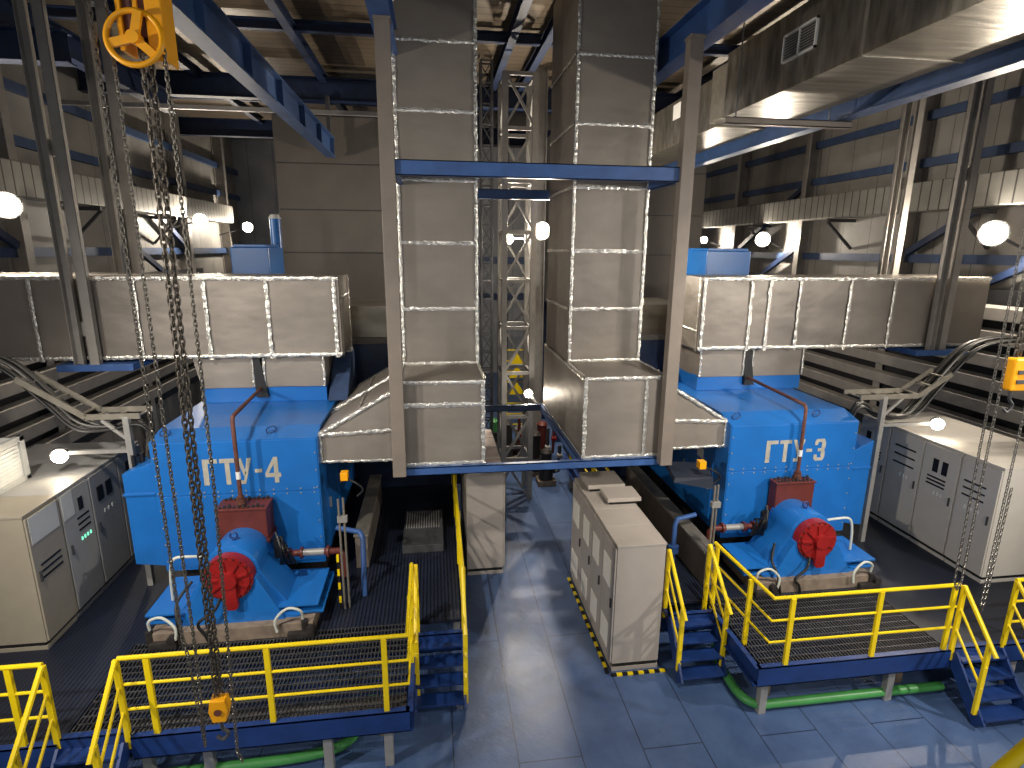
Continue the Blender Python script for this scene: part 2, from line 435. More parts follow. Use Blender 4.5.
for xs, nm in (((-4.1, -.5), 'left'), ((4.5, 7.3), 'right')):
    t = thing('cable_duct', ((xs[0]+xs[1])/2, 6.75, .3), 'long grey duct run on blocks in the dark under the %s platform' % nm, 'duct')
    B(xs[0], xs[1], 6.62, 6.9, .32, .46, .01).build('duct_body', 'galvdull', t)
    for x in (xs[0]+.3, xs[1]-.3): B(x-.06, x+.06, 6.66, 6.86, 0, .32).build('support_block', 'concrete', t)
# green pipes
o = MB().tube([(4.9, 7.9, .1), (4.45, 7.6, .1), (4.36, 7.0, .1), (4.37, 6.62, .1), (4.52, 6.44, .1), (4.8, 6.42, .1), (6, 6.42, .1), (7.5, 6.42, .1)], .065, 12, 6).build('green_pipe', 'green', smooth=True)
tag(o, 'green pipe bending around the corner under the right platform', 'pipe')
o = MB().tube([(-1.0, 7.6, .1), (-1.12, 6.9, .1), (-1.25, 6.55, .1), (-1.55, 6.4, .1), (-2.2, 6.34, .1), (-3.4, 6.32, .1), (-3.9, 6.32, .1)], .065, 12, 6).build('green_pipe', 'green', smooth=True)
tag(o, 'green pipe bending along the floor under the left platform', 'pipe')

# ------------------------------------------------------------------ stairs and railings
def stair(label, x0, x1, ytop, yfoot, n=4):
    t = thing('stair', ((x0+x1)/2, yfoot, 0), label, 'stairs')
    for x in (x0+.02, x1-.02):
        MB().bar((x, yfoot+.03, .06), (x, ytop, PZ-.05), .035, .2).build('stringer', 'navy', t)
    for i in range(n):
        f = (i+.6)/n; y = yfoot+(ytop-yfoot)*f; z = PZ*(i+1)/(n+.35)
        MB().box(x0+.035, x1-.035, y-.12, y+.12, z-.035, z, .004).build('tread', 'navy', t)
    return t
stair('narrow navy stair up to the left platform beside the beige cabinets', -.4, .34, 7.56, 6.92)
stair('narrow navy stair up to the right platform beside the tallest beige cabinet', 3.58, 4.34, 7.56, 6.98)
stair('navy stair coming down from the front edge of the right platform', 7.4, 8.2, 6.3, 5.68)
stair('navy stair coming down from the front edge of the left platform', -4.44, -3.7, 6.14, 5.42)

def railing(label, runs, posts, hand=(), group=None, post_w=.065):
    """runs: polylines at deck height (offset heights added); posts: (x,y,zbase,ztop); hand: extra sloping tubes (p0,p1,r)"""
    p0 = posts[0]
    t = thing('railing', (p0[0], p0[1], p0[2]), label, 'railing', group)
    for pts, hs in runs:
        for h in hs:
            r = .028 if h > .9 else .019
            MB().tube([(p[0], p[1], p[2]+h) for p in pts], r, 8).build('top_rail' if h > .9 else 'mid_rail', 'yellow', t, smooth=True)
    for x, y, zb, zt in posts:
        MB().box(x-post_w/2, x+post_w/2, y-.022, y+.022, zb, zt, .004).build('post', 'yellow', t)
    for a, b, r in hand:
        MB().tube([a, b], r, 8).build('handrail' if r > .022 else 'mid_rail', 'yellow', t, smooth=True)
    return t
HS = (1.07, .72, .38)
# left platform, front and inner return
railing('yellow railing along the front of the left platform', [([(-3.68, 6.17, PZ), (-.42, 6.17, PZ), (-.42, 7.8, PZ)], HS)],
    [(-3.38, 6.17, PZ-.1, 1.9), (-2.06, 6.17, PZ-.1, 1.9), (-.7, 6.17, PZ-.1, 1.9), (-.42, 7.0, PZ-.1, 1.9), (-.42, 7.8, PZ-.1, 1.9)])
railing('yellow railing along the front of the right platform', [([(4.42, 7.85, PZ), (4.5, 6.32, PZ), (7.33, 6.3, PZ)], HS)],
    [(4.44, 7.8, PZ-.1, 1.9), (4.44, 6.8, PZ-.1, 1.9), (4.77, 6.3, PZ-.1, 1.9), (6.1, 6.3, PZ-.1, 1.9), (7.26, 6.3, PZ-.1, 1.9)])
def stair_rail(label, x, y1, y0, z1=1.9, z0=1.2, foot=.1, drop=True):
    dz = (z1-z0)/(y1-y0)
    yp = y0+.12
    hand = [((x, y1, z1), (x, y0, z0), .03)]
    for off in (.35, .69): hand.append(((x, y1, z1-off), (x, y0+.1, z0+dz*.1-off), .018))
    railing(label, [], [(x, y1, PZ-.15, z1), (x, yp, foot+.1, z0+dz*.12)], hand)
stair_rail('sloping yellow stair handrail at the left end of the left platform railing', -3.7, 6.16, 5.45)
stair_rail('sloping yellow stair handrail of the far left corner railing', -4.46, 6.16, 5.45)
stair_rail('sloping yellow handrail between the left platform railing and its narrow stair', -.36, 7.78, 7.0, 1.9, 1.15)
stair_rail('sloping yellow handrail against the beige cabinet beside the right narrow stair', 3.6, 7.75, 7.0, 1.9, 1.15)
stair_rail('sloping yellow handrail between the narrow stair and the right platform railing', 4.32, 7.82, 7.02, 1.9, 1.18)
stair_rail('sloping yellow handrail joined to the right end of the right platform railing', 7.38, 6.28, 5.66)
stair_rail('sloping yellow handrail on the far right side of the right front stair', 8.24, 6.28, 5.62)
railing('yellow railing at the lower left corner left of the front stair', [([(-8.4, 6.17, PZ), (-4.46, 6.17, PZ)], HS)],
    [(-4.82, 6.17, PZ-.1, 1.9), (-6.1, 6.17, PZ-.1, 1.9), (-7.4, 6.17, PZ-.1, 1.9)])
railing('yellow railing right of the right front stair at the picture edge', [([(8.24, 6.3, PZ), (12.1, 6.3, PZ)], HS)],
    [(8.72, 6.3, PZ-.1, 1.9), (9.9, 6.3, PZ-.1, 1.9), (11.2, 6.3, PZ-.1, 1.9)])
railing('long yellow railing on the inner edge of the left platform beside the narrow stair', [([(.36, 14.8, PZ), (.33, 7.6, PZ), (.33, 6.95, PZ-.66)], HS)],
    [(.36, 13.2, PZ-.1, 1.9), (.36, 11.4, PZ-.1, 1.9), (.35, 9.5, PZ-.1, 1.9), (.34, 7.62, PZ-.1, 1.9), (.33, 7.0, .1, 1.3)])
railing('yellow railing behind the beige cabinets on the inner edge of the right platform', [([(3.62, 10.3, PZ), (3.62, 14.8, PZ)], HS)],
    [(3.62, 10.4, PZ-.1, 1.9), (3.62, 12.2, PZ-.1, 1.9), (3.62, 14.4, PZ-.1, 1.9)])
t = thing('gallery_handrail', (3.4, 2.5, 3.), 'stub of yellow gallery handrail poking in at the lower right corner', 'railing')
MB().tube([(2.74, 2, 3.9), (3.0, 2, 4.17), (4.6, 2.0, 4.35)], .035, 10).build('top_rail', 'yellow', t, smooth=True)
MB().tube([(3.9, 2.0, 4.27), (3.9, 2.0, 3.2)], .03, 10).build('post', 'yellow', t, smooth=True)

# ------------------------------------------------------------------ beige cabinets
def cabinet(name, label, x0, x1, y0, y1, z0, z1, face, group, mat='cab', deco=(), plinth=.18, cat='cabinet'):
    """face: which side carries the door (-x, +x)"""
    t = thing(name, ((x0+x1)/2, (y0+y1)/2, z0), label, cat, group)
    g = .006
    B(x0+.01, x1-.01, y0+.012, y1-.012, z0+plinth, z1-.03, .004).build('body', mat, t)
    B(x0+.03, x1-.03, y0+.02, y1-.02, z0+plinth*.55, z0+plinth).build('plinth', 'plinth', t)
    B(x0+.012, x1-.012, y0+.014, y1-.014, z0, z0+plinth*.55, .004).build('base_frame', mat, t)
    B(x0, x1, y0+.004, y1-.004, z1-.035, z1, .006).build('top_panel', mat, t)
    xf, s = (x0, -1) if face == '-x' else (x1, 1)
    a, b = sorted((xf-s*.005, xf+s*.022))
    d = B(a, b, y0+.02, y1-.02, z0+plinth+.02, z1-.06, .004).build('door', mat, t)
    a, b = sorted((xf+s*.022, xf+s*.05))
    B(a, b, y0+.08, y0+.105, z0+(z1-z0)*.5, z0+(z1-z0)*.5+.16, .004).build('handle', 'greydk', d)
    for kind, ya, yb, za, zb in deco:
        a, b = sorted((xf+s*.02, xf+s*(.034 if kind == 'vent' else .029)))
        Y0, Y1 = y0+(y1-y0)*ya, y0+(y1-y0)*yb; Z0, Z1 = z0+(z1-z0)*za, z0+(z1-z0)*zb
        if kind == 'vent':
            f = B(a, b, Y0, Y1, Z0, Z1, .003).build('vent_cover', 'cabedge', d)
        elif kind == 'meter':
            B(a, b+s*.004 if s > 0 else b, Y0, Y1, Z0, Z1, .003).build('meter', 'black', d)
        elif kind == 'rows':
            mb = MB()
            n = 3
            for k in range(n):
                zz = Z1-(Z1-Z0)*(k+.2)/n; mb.box(a, b, Y0, Y1, zz-.02, zz+.012)
            mb.build('switch_row', 'black', d)
        elif kind == 'led':
            for k in range(4):
                yy = Y0+(Y1-Y0)*(k+.5)/4
                B(a, b, yy-.014, yy+.014, Z0, Z1).build('indicator', 'greenled', d)
        elif kind == 'btn':
            for k in range(3):
                yy = Y0+(Y1-Y0)*(k+.5)/3
                B(a, b, yy-.016, yy+.016, Z0, Z1).build('button', 'white', d)
        elif kind == 'plate':
            B(a, b, Y0, Y1, Z0, Z1, .002).build('plate', 'cab2', d)
    return t
G1 = 'beige cabinets in the middle row facing the aisle'
ys = [7.44, 8.08, 8.7, 9.35, 10.15]
cl = ['nearest beige cabinet of the aisle row with two pale vents in its door',
      'second beige cabinet of the aisle row, right behind the nearest one',
      'third beige cabinet of the aisle row carrying the nearer flat roof box',
      'farthest beige cabinet of the aisle row carrying the farther flat roof box']
for i in range(4):
    ztop = 2.19 if i < 3 else 2.17
    cabinet('electrical_cabinet', cl[i], 2.64, 3.42, ys[i], ys[i+1], 0, ztop, '-x', G1,
            deco=[('vent', .3, .85, .63, .84), ('vent', .3, .85, .14, .34)], plinth=.14)
for (x0, x1, y0, y1, lb) in ((2.9, 3.5, 8.8, 9.3, 'flat beige roof box on the third aisle cabinet'), (2.72, 3.42, 9.42, 10.1, 'flat beige roof box on the farthest aisle cabinet')):
    zt = 2.19 if y0 < 9.3 else 2.17
    t = thing('roof_box', ((x0+x1)/2, (y0+y1)/2, zt), lb, 'vent box')
    B(x0+.05, x1-.05, y0+.05, y1-.05, zt, zt+.06).build('neck', 'plinth', t)
    B(x0, x1, y0, y1, zt+.06, zt+.13, .006).build('lid', 'cab', t)
G2 = 'beige cabinets beside the left stair'
cl = ['nearest beige cabinet of the row left of the aisle under the blue beam', 'second beige cabinet of the row left of the aisle, mostly behind the duct box',
      'third beige cabinet of the row left of the aisle, its pale top showing', 'farthest beige cabinet of the row left of the aisle']
yy = [10.45, 11.1, 11.75, 12.4, 13.05]
for i in range(4):
    t = cabinet('switchgear_cabinet', cl[i], .54, 1.3, yy[i], yy[i+1], 0, 2.26, '+x', G2, deco=[('vent', .2, .8, .6, .8)], plinth=.14)
    B(.6, 1.28, yy[i]+.04, yy[i+1]-.04, 2.26, 2.29, .004).build('roof_plate', 'pink', t)
# hazard-striped kerbs on the floor round the aisle cabinets
def striped(label, p0, p1, n=14):
    p0, p1 = Vector(p0), Vector(p1)
    t = thing('hazard_strip', p0, label, 'floor strip')
    for k in range(n):
        MB().bar(p0.lerp(p1, k/n), p0.lerp(p1, (k+1)/n), .05, .03).build('yellow_block' if k % 2 else 'black_block', 'yellow' if k % 2 else 'black', t)
striped('yellow and black floor strip along the aisle face of the beige cabinets', (2.58, 7.4, .015), (2.58, 10.1, .015), 22)
striped('yellow and black floor strip across the front of the nearest beige cabinet', (2.62, 7.36, .015), (3.5, 7.36, .015), 10)

# cabinets on the platforms along both walls
G3 = 'grey control cabinets on the left platform'
names = ['nearest grey control cabinet on the left platform with a large white plate', 'second grey control cabinet on the left platform with green indicator lamps',
         'third grey control cabinet on the left platform with two black meters', 'farthest grey control cabinet on the left platform beside the blue side box']
yl = [7.92, 8.65, 9.4, 10.25, 11.1]
decoL = [[('plate', .08, .9, .78, .97), ('rows', .2, .8, .48, .62)],
         [('plate', .05, .4, .78, .97), ('meter', .55, .7, .78, .88), ('rows', .45, .85, .6, .74), ('led', .45, .85, .55, .575)],
         [('meter', .2, .4, .74, .86), ('meter', .5, .7, .74, .86), ('btn', .3, .7, .62, .65)],
         [('rows', .3, .9, .7, .9), ('meter', .3, .5, .8, .9)]]
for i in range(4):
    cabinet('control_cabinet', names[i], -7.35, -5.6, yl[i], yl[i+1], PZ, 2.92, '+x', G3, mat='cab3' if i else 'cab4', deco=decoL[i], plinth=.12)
G4 = 'grey control cabinets on the right platform'
names = ['nearest beige-grey control cabinet on the right platform behind the hanging chains', 'second beige-grey control cabinet on the right platform from the near end',
         'third beige-grey control cabinet on the right platform from the near end', 'farthest beige-grey control cabinet on the right platform by the cable frame']
yr = [7.74, 8.5, 9.3, 10.15, 11.0]
decoR = [[('rows', .3, .85, .62, .8), ('btn', .3, .8, .55, .58)], [('meter', .3, .45, .74, .86), ('meter', .55, .7, .74, .86), ('rows', .3, .8, .6, .7), ('btn', .3, .6, .54, .57)],
         [('rows', .2, .8, .62, .86), ('btn', .3, .6, .56, .59)], [('meter', .3, .45, .76, .86), ('meter', .6, .75, .76, .86), ('rows', .2, .8, .6, .7), ('vent', .4, .6, .2, .3)]]
for i in range(4):
    cabinet('control_cabinet', names[i], 9.4, 11.1, yr[i], yr[i+1], PZ, 3.0, '-x', G4, mat='cab5', deco=decoR[i], plinth=.12)
# pale filter box on the left cabinets
t = thing('filter_box', (-6.85, 8.8, 2.92), 'pale grey box with a bluish frame standing on the left control cabinets', 'box')
B(-7.3, -6.42, 8.0, 9.36, 2.92, 3.6, .01).build('body', 'white', t)
fr = MB()
for (a, b, c, d) in ((7.98, 9.4, 2.92, 2.99), (7.98, 9.4, 3.55, 3.63), (9.3, 9.4, 2.92, 3.63), (7.98, 8.06, 2.92, 3.63)): fr.box(-6.46, -6.38, a, b, c, d, .005)
fr.build('frame', 'cab2', t)
sl = MB()
for k in range(9): sl.box(-6.43, -6.405, 8.08, 9.28, 3.01+.06*k, 3.03+.06*k)
sl.build('louvre', 'white', t)

# ------------------------------------------------------------------ turbine enclosures
def letters(t, x0, z0, y, h, s, digit):
    """stencilled block letters: stems as upright outlines, 20 mm proud paint film"""
    d = .004
    mb = MB()
    def poly(pts, xo, w):
        mb.prism([(x0+xo+px*w, z0+pz*h) for px, pz in pts], y-d, y+d, 'y')
    w = s
    # GHE
    poly([(0,0),(.36,0),(.36,1),(0,1)], 0, w); poly([(.36,.84),(1,.84),(1,1),(.36,1)], 0, w)
    # TE
    xo = w*1.16
    poly([(.34,0),(.66,0),(.66,.84),(.34,.84)], xo, w); poly([(0,.84),(1,.84),(1,1),(0,1)], xo, w)
    # U (Cyrillic)
    xo = w*2.32
    poly([(0,1),(.3,1),(.58,.42),(.42,.3)], xo, w); poly([(.7,1),(1,1),(.5,0),(.12,0),(.12,.14),(.4,.14)], xo, w)
    # dash
    xo = w*3.5
    poly([(0,.42),(.5,.42),(.5,.56),(0,.56)], xo, w)
    xo = w*4.2
    if digit == 4:
        poly([(.62,0),(.92,0),(.92,1),(.62,1)], xo, w)
        poly([(.62,1),(.62,.72),(.24,.38),(0,.38)], xo, w)
        poly([(0,.38),(0,.22),(.62,.22),(.62,.38)], xo, w); poly([(.92,.22),(1.08,.22),(1.08,.38),(.92,.38)], xo, w)
    else:
        poly([(0,.72),(.26,.72),(.3,.86),(.62,.86),(.92,.86),(.8,1),(.14,1),(0,.88)], xo, w)
        poly([(.6,.57),(.86,.5),(.95,.62),(.95,.84),(.92,.86),(.62,.86)], xo, w)
        poly([(.3,.43),(.6,.43),(.86,.5),(.6,.57),(.3,.57)], xo, w)
        poly([(.62,.14),(.92,.14),(.95,.16),(.95,.38),(.86,.5),(.6,.43)], xo, w)
        poly([(0,.28),(.26,.28),(.3,.14),(.62,.14),(.92,.14),(.8,0),(.14,0),(0,.12)], xo, w)
    o = mb.build('lettering', 'letter', t); o['label'] = 'faded grey block lettering'
    return o

def enclosure(label, x0, x1, yf, zf, txt, digit, boxside, col):
    t = thing('turbine_enclosure', ((x0+x1)/2, 10.8, PZ), label, 'turbine enclosure')
    yb = 13.0; yk = yf+.42; zk = 3.6
    # body with bevelled roof front, side profile in (y,z)
    MB().prism([(yf, 1.27), (yb, 1.27), (yb, zk), (yk, zk), (yf, zf)], x0, x1, 'x', .012).build('housing', 'blue', t)
    # skid below, set back
    B(x0+.1, x1-.1, yf+.3, yb-.1, PZ, 1.27).build('skid_frame', 'dark', t)
    # front cover plates with visible joints
    xm = (x0+x1)/2
    for a, b, c, d in ((x0+.02, xm-.006, 1.33, 2.58), (xm+.006, x1-.02, 1.33, 2.58), (x0+.02, x1-.02, 2.6, zf-.02)):
        B(a, b, yf-.012, yf+.004, c, d, .003).build('cover_panel', 'blue', t)
    pts = [(x0+.1+(x1-x0-.2)*k/11, z) for k in range(12) for z in (2.56, 2.64)]+[(x, 1.45+.3*k) for k in range(7) for x in (x0+.05, x1-.05)]
    for x, z in pts: MB().cyl((x, yf-.022, z), (x, yf-.01, z), .013, seg=8).build('bolt', 'grey', t)
    # collar below the duct neck
    B(col[0], col[1], 11.15, 12.3, zk, 3.93, .01).build('collar', 'blue', t)
    # lifting eyes on the bevel
    ym, zm = (yf+yk)/2, (zf+zk)/2
    for x in (x0+.18, x1-.75):
        MB().torus((x, ym-.02, zm+.05), .05, .011, Matrix.Rotation(math.radians(78), 3, 'X') @ Matrix.Rotation(.4, 3, 'Z'), 12, 6, .03).build('lifting_ring', 'navy', t, True)
    letters(t, txt[0], txt[1], yf-.014, txt[2], txt[3], digit)
    # slanted cable box on the outer (left or right) side
    if boxside < 0: a, b = x0-.46, x0
    else: a, b = x1, x1+.38
    h = 3.05 if boxside < 0 else 2.95
    s = MB().prism([(a, 1.42), (b, 1.36), (b, h+.12), (a, h-.06)] , yf+.02, yf+1.5, 'y', .01).build('cable_box', 'blue', t)
    B(a-.02, b, yf-.01, yf+1.52, h-.42, h-.39, .003).build('lip', 'blue', s)
    gl = MB()
    for k in range(5):
        x = a+.06+(b-a-.12)*k/4; gl.cyl((x, yf+.3+.1*k, h-.05), (x, yf+.3+.1*k, h+.16), .035, seg=10)
    gl.build('cable_gland', 'black', s)
    # side doors on the inner side
    xi, sg = (x1, 1) if boxside < 0 else (x0, -1)
    for (ya, yb2) in ((yf+.5, yf+1.5), (yf+1.6, yf+2.9)):
        p, q = sorted((xi-sg*.004, xi+sg*.014))
        d = B(p, q, ya, yb2, 1.4, 2.85, .004).build('side_door', 'blue', t)
        p, q = sorted((xi+sg*.014, xi+sg*.05))
        B(p, q, ya+.08, ya+.11, 2.0, 2.2, .004).build('handle', 'grey', d)
    return t
EL = enclosure('blue left turbine enclosure lettered with a dash and the figure 4', -4.48, -1.93, 9.15, 3.5, (-3.72, 2.76, .44, .225), 4, -1, (-4.36, -2.1))
ER = enclosure('blue right turbine enclosure lettered with a dash and the figure 3', 5.21, 7.72, 9.1, 3.47, (5.92, 2.74, .42, .228), 3, 1, (5.5, 7.86))
for z in (2.2, 2.5):
    B(5.19, 5.2, 10.0, 10.25, z, z+.2).build('label_plate', 'white', ER)
# small grey roof hatch box behind the left enclosure roof
t = thing('roof_vent', (-1.95, 11.3, 3.63), 'small sloping blue vent with a grey lid at the corner of the left enclosure roof', 'vent')
MB().prism([(11.0, 3.63), (12.3, 3.63), (12.3, 4.4), (12.0, 4.4)], -2.06, -1.7, 'x', .01).build('hood', 'roofblue', t)
B(-2.04, -1.72, 11.98, 12.32, 4.4, 4.46, .006).build('lid', 'grey', t)

# ------------------------------------------------------------------ generators in front of the enclosures
def generator(label, cx, yd, zc, bx0, bx1, pipe_side, pfx):
    t = thing('generator', (cx, yd+.5, PZ), label, 'generator')
    yb = 9.04 if pfx == 'r' else 9.09
    # concrete plinth and blue bedplate with a chamfered corner
    B(bx0+.12, bx1-.12, yd-.16, yb, PZ, 1.06, .01).build('plinth', 'concrete', t)
    B(bx0, bx1, yd+.04, yb, 1.08, 1.12, .006).build('bedplate', 'blue', t)
    MB().prism([(bx0+.35, 1.06), (bx1-.35, 1.06), (bx1-.3, 1.1), (bx0+.3, 1.1)], yd-.0, yb-.05, 'y').build('bed_girder', 'blue', t)
    # pedestal: arched top flowing into flaring feet
    r = .39; prof = []
    for k in range(17):
        a = math.pi*(k/16)
        prof.append((cx+r*math.cos(a), zc+r*math.sin(a)+.02))
    prof = [(cx+.8, 1.13), (cx+.78, 1.2), (cx+.52, zc-.2)] + prof + [(cx-.52, zc-.2), (cx-.78, 1.2), (cx-.8, 1.13)]
    MB().prism(prof[::-1], yd+.12, yd+.8, 'y', .012).build('casing', 'blue', t, smooth=True)
    # trapezoid front plate in front of the casing
    MB().prism([(cx-.74, 1.05), (cx+.74, 1.05), (cx+.38, zc-.02), (cx-.38, zc-.02)], yd-.03, yd+.11, 'y', .008).build('front_plate', 'blue', t)
    for sgn in (-1, 1):
        a, b = sorted((cx+sgn*.6, cx+sgn*1.22))
        wg = B(a, b, yd+.0, yb-.12, 1.23, 1.26, .004).build('side_wing', 'blue', t)
        for yy in (yd+.1, yd+.75): MB().prism([(cx+sgn*.6, 1.12), (cx+sgn*.72, 1.12), (cx+sgn*1.1, 1.23), (cx+sgn*.6, 1.23)], yy, yy+.03, 'y').build('gusset', 'blue', wg)
    MB().cyl((cx, yd+.9, zc), (cx, yb+.05, zc), .3, seg=28).build('shaft_housing', 'dark', t, True)
    # red end cover with raised lobes and bolts
    cv = MB().cyl((cx, yd-.06, zc), (cx, yd+.1, zc), .35, seg=40).cyl((cx, yd-.09, zc), (cx, yd-.05, zc), .31, seg=40).build('end_cover', 'red', t, True)
    MB().cyl((cx+.03, yd-.17, zc+.02), (cx+.03, yd-.08, zc+.02), .12, seg=24).prism([(cx-.06, zc), (cx+.12, zc), (cx+.13, zc-.42), (cx+.09, zc-.46), (cx-.01, zc-.46), (cx-.05, zc-.42)], yd-.15, yd-.07, 'y', .012).build('hub', 'red', cv, True)
    rb = MB()
    for k in range(9):
        a = 2*math.pi*k/9+.3
        rb.bar((cx+.12*math.cos(a), yd-.1, zc+.12*math.sin(a)), (cx+.3*math.cos(a), yd-.1, zc+.3*math.sin(a)), .03, .03)
    rb.build('rib', 'red', cv)
    for k in range(20):
        a = 2*math.pi*k/20
        MB().cyl((cx+.33*math.cos(a), yd-.08, zc+.33*math.sin(a)), (cx+.33*math.cos(a), yd-.055, zc+.33*math.sin(a)), .016, seg=6).build('bolt', 'redbrown', cv)
    MB().torus((cx, yd+.35, zc+.48), .05, .014, Matrix.Rotation(math.pi/2, 3, 'X'), 14, 6).cyl((cx, yd+.35, zc+.39), (cx, yd+.35, zc+.44), .03, seg=10).build('lifting_eye', 'navy', t, True)
    # red-brown terminal box with lid behind and above
    bw, zb = .37, zc+.2
    xb = cx+.0 if pfx == 'l' else cx+.05
    tb = B(xb-bw, xb+bw, yd+.74, yb+.0, zb, zb+.5, .012).build('terminal_box', 'redbrown', t)
    B(xb-bw-.03, xb+bw+.03, yd+.71, yb, zb-.06, zb, .008).build('base_flange', 'redbrown', tb)
    B(xb-bw-.02, xb+bw+.02, yd+.72, yb, zb+.5, zb+.53, .008).build('lid', 'redbrown', tb)
    for k in range(10):
        x = xb-bw+.05+(2*bw-.1)*k/9
        MB().cyl((x, yd+.78, zb+.53), (x, yd+.78, zb+.55+.02*(k % 3)), .022, seg=6).build('bolt', 'dark', tb)
        MB().cyl((x, yb-.06, zb+.53), (x, yb-.06, zb+.56+.02*(k % 2)), .024, seg=6).build('bolt', 'dark', tb)
    # rusty vent pipe rising and bending back over the roof to the slot in the neck
    px = cx-.02 if pfx == 'l' else cx+.14; py = yd+.86; xs_ = -3.3 if pfx == 'l' else 6.6; zt_ = 3.98 if pfx == 'l' else 3.84
    p = MB().tube([(px, py, zb+.53), (px, py, 3.3), (px, py, zt_-.06), (px, py+.04, zt_), (px, py+.12, zt_+.01), (xs_, 11.06, 3.88)], .032, 10).build('vent_pipe', 'rust', t, True)
    MB().cyl((px, py, zb+.53), (px, py, zb+.65), .07, seg=14).cyl((px, py, zb+.67), (px, py, zb+.69), .055, seg=14).build('flange', 'rust', p, True)
    MB().cyl((px, py, zb+.98), (px, py, zb+1.1), .036, seg=12).build('pale_band', 'white', p, True)
    # side pipes with a bright middle piece
    s = pipe_side; xs = cx+s*.5; xe = cx+s*1.42
    pp = MB().tube([(xs, yd+.8, zc-.12), (xe, yd+.8, zc-.12), (xe+s*.06, yd+.82, zc-.2), (xe+s*.06, yd+.84, 1.2)], .055, 12).build('oil_pipe', 'redbrown', t, True)
    MB().cyl((xs+s*.35, yd+.8, zc-.12), (xs+s*.7, yd+.8, zc-.12), .058, seg=14).build('sleeve', 'grey', pp, True)
    for q in (.14, .33, .74): MB().cyl((xs+s*q, yd+.8, zc-.12), (xs+s*(q+.035), yd+.8, zc-.12), .095, seg=14).build('flange', 'redbrown', pp, True)
    mc = MB()
    for k in range(7):
        a = random.uniform(-.08, .08)
        mc.tube([(xs+s*(.02+.03*k), yd+.66+a, zc+.35-.05*k), (xs+s*(.1+.02*k), yd+.55+a, zc+.1), (xs+s*(.06+.04*k), yd+.62, zc-.2)], .018, 6, 5)
    mc.cyl((xs+s*.02, yd+.7, zc-.1), (xs+s*.02, yd+.7, zc+.2), .07, seg=12)
    mc.build('wiring', 'black', t, True)
    # hoses and cables in front
    MB().tube([(cx-.12, yd-.09, zc-.28), (cx-.2, yd-.16, zc-.44), (cx-.42, yd-.2, zc-.6), (cx-.34, yd-.2, 1.0), (cx-.3, yd-.2, PZ+.02)], .022, 8, 6).build('black_cable', 'black', t, True)
    MB().tube([(cx-.6, yd+.2, zc-.15), (cx-.75, yd, zc-.35), (cx-.72, yd-.15, 1.2), (cx-.66, yd-.2, PZ+.02)], .022, 8, 6).build('black_cable', 'black', t, True)
    for hx, sg in ((cx-1.0, -1), (cx+.92, 1)):
        MB().tube([(hx-sg*.26, yd-.22, .98), (hx-sg*.27, yd-.22, 1.18), (hx-sg*.1, yd-.2, 1.34), (hx+sg*.08, yd-.18, 1.28), (hx+sg*.1, yd-.15, 1.12)], .02, 8, 6).build('pale_hose', 'hose', t, True)
        v = MB().cyl((hx+sg*.12, yd-.15, .93), (hx+sg*.12, yd-.15, 1.1), .05, seg=12).box(hx-.12, hx+.26, yd-.24, yd-.06, PZ, .94, .01).cyl((hx+.2, yd-.25, .98), (hx+.2, yd-.1, .98), .06, seg=12)
        v.build('valve_block', 'dark', t, True)
    o = -pipe_side
    MB().tube([(cx+o*.42, yd+.35, zc+.15), (cx+o*.6, yd+.3, zc+.2), (cx+o*.85, yd+.3, zc+.18), (cx+o*.93, yd+.3, zc-.05), (cx+o*.95, yd+.3, 1.3)], .022, 8, 6).build('side_hose', 'hose', t, True)
    return t
generator('blue generator with a red round end cover in front of the left turbine enclosure', -3.06, 7.95, 1.80, -4.3, -1.78, 1, 'l')
generator('blue generator with a red round end cover in front of the right turbine enclosure', 6.36, 8.08, 1.72, 5.15, 7.55, -1, 'r')

# ------------------------------------------------------------------ insulated ducts
def tapestrip(mb, p0, p1, w, nrm, wob=.012, n=None):
    """wrinkled strip of tape lying on a face"""
    p0, p1 = Vector(p0), Vector(p1); nrm = Vector(nrm); d = p1-p0; L = d.length; t = d.normalized(); c = t.cross(nrm).normalized()
    n = n or max(4, int(L/.05)); prev = None
    for i in range(n+1):
        p = p0+d*(i/n)+c*random.uniform(-wob, wob)*.6+nrm*(.006+random.uniform(0, .01))
        a = w*random.uniform(.75, 1.15)/2
        cur = (mb.bm.verts.new(p-c*a+nrm*random.uniform(-.003, .003)), mb.bm.verts.new(p+nrm*.006), mb.bm.verts.new(p+c*a+nrm*random.uniform(-.003, .003)))
        if prev:
            for k in (0, 1): mb.bm.faces.new((prev[k], prev[k+1], cur[k+1], cur[k]))
        prev = cur
    return mb
def puffy(mb, amp=.012, cuts=8):
    bmesh.ops.subdivide_edges(mb.bm, edges=mb.bm.edges[:], cuts=cuts, use_grid_fill=True)
    from mathutils import noise
    for v in mb.bm.verts: v.co += noise.noise_vector(v.co*2.1)*amp
    return mb
FX = (0, -1, 0)

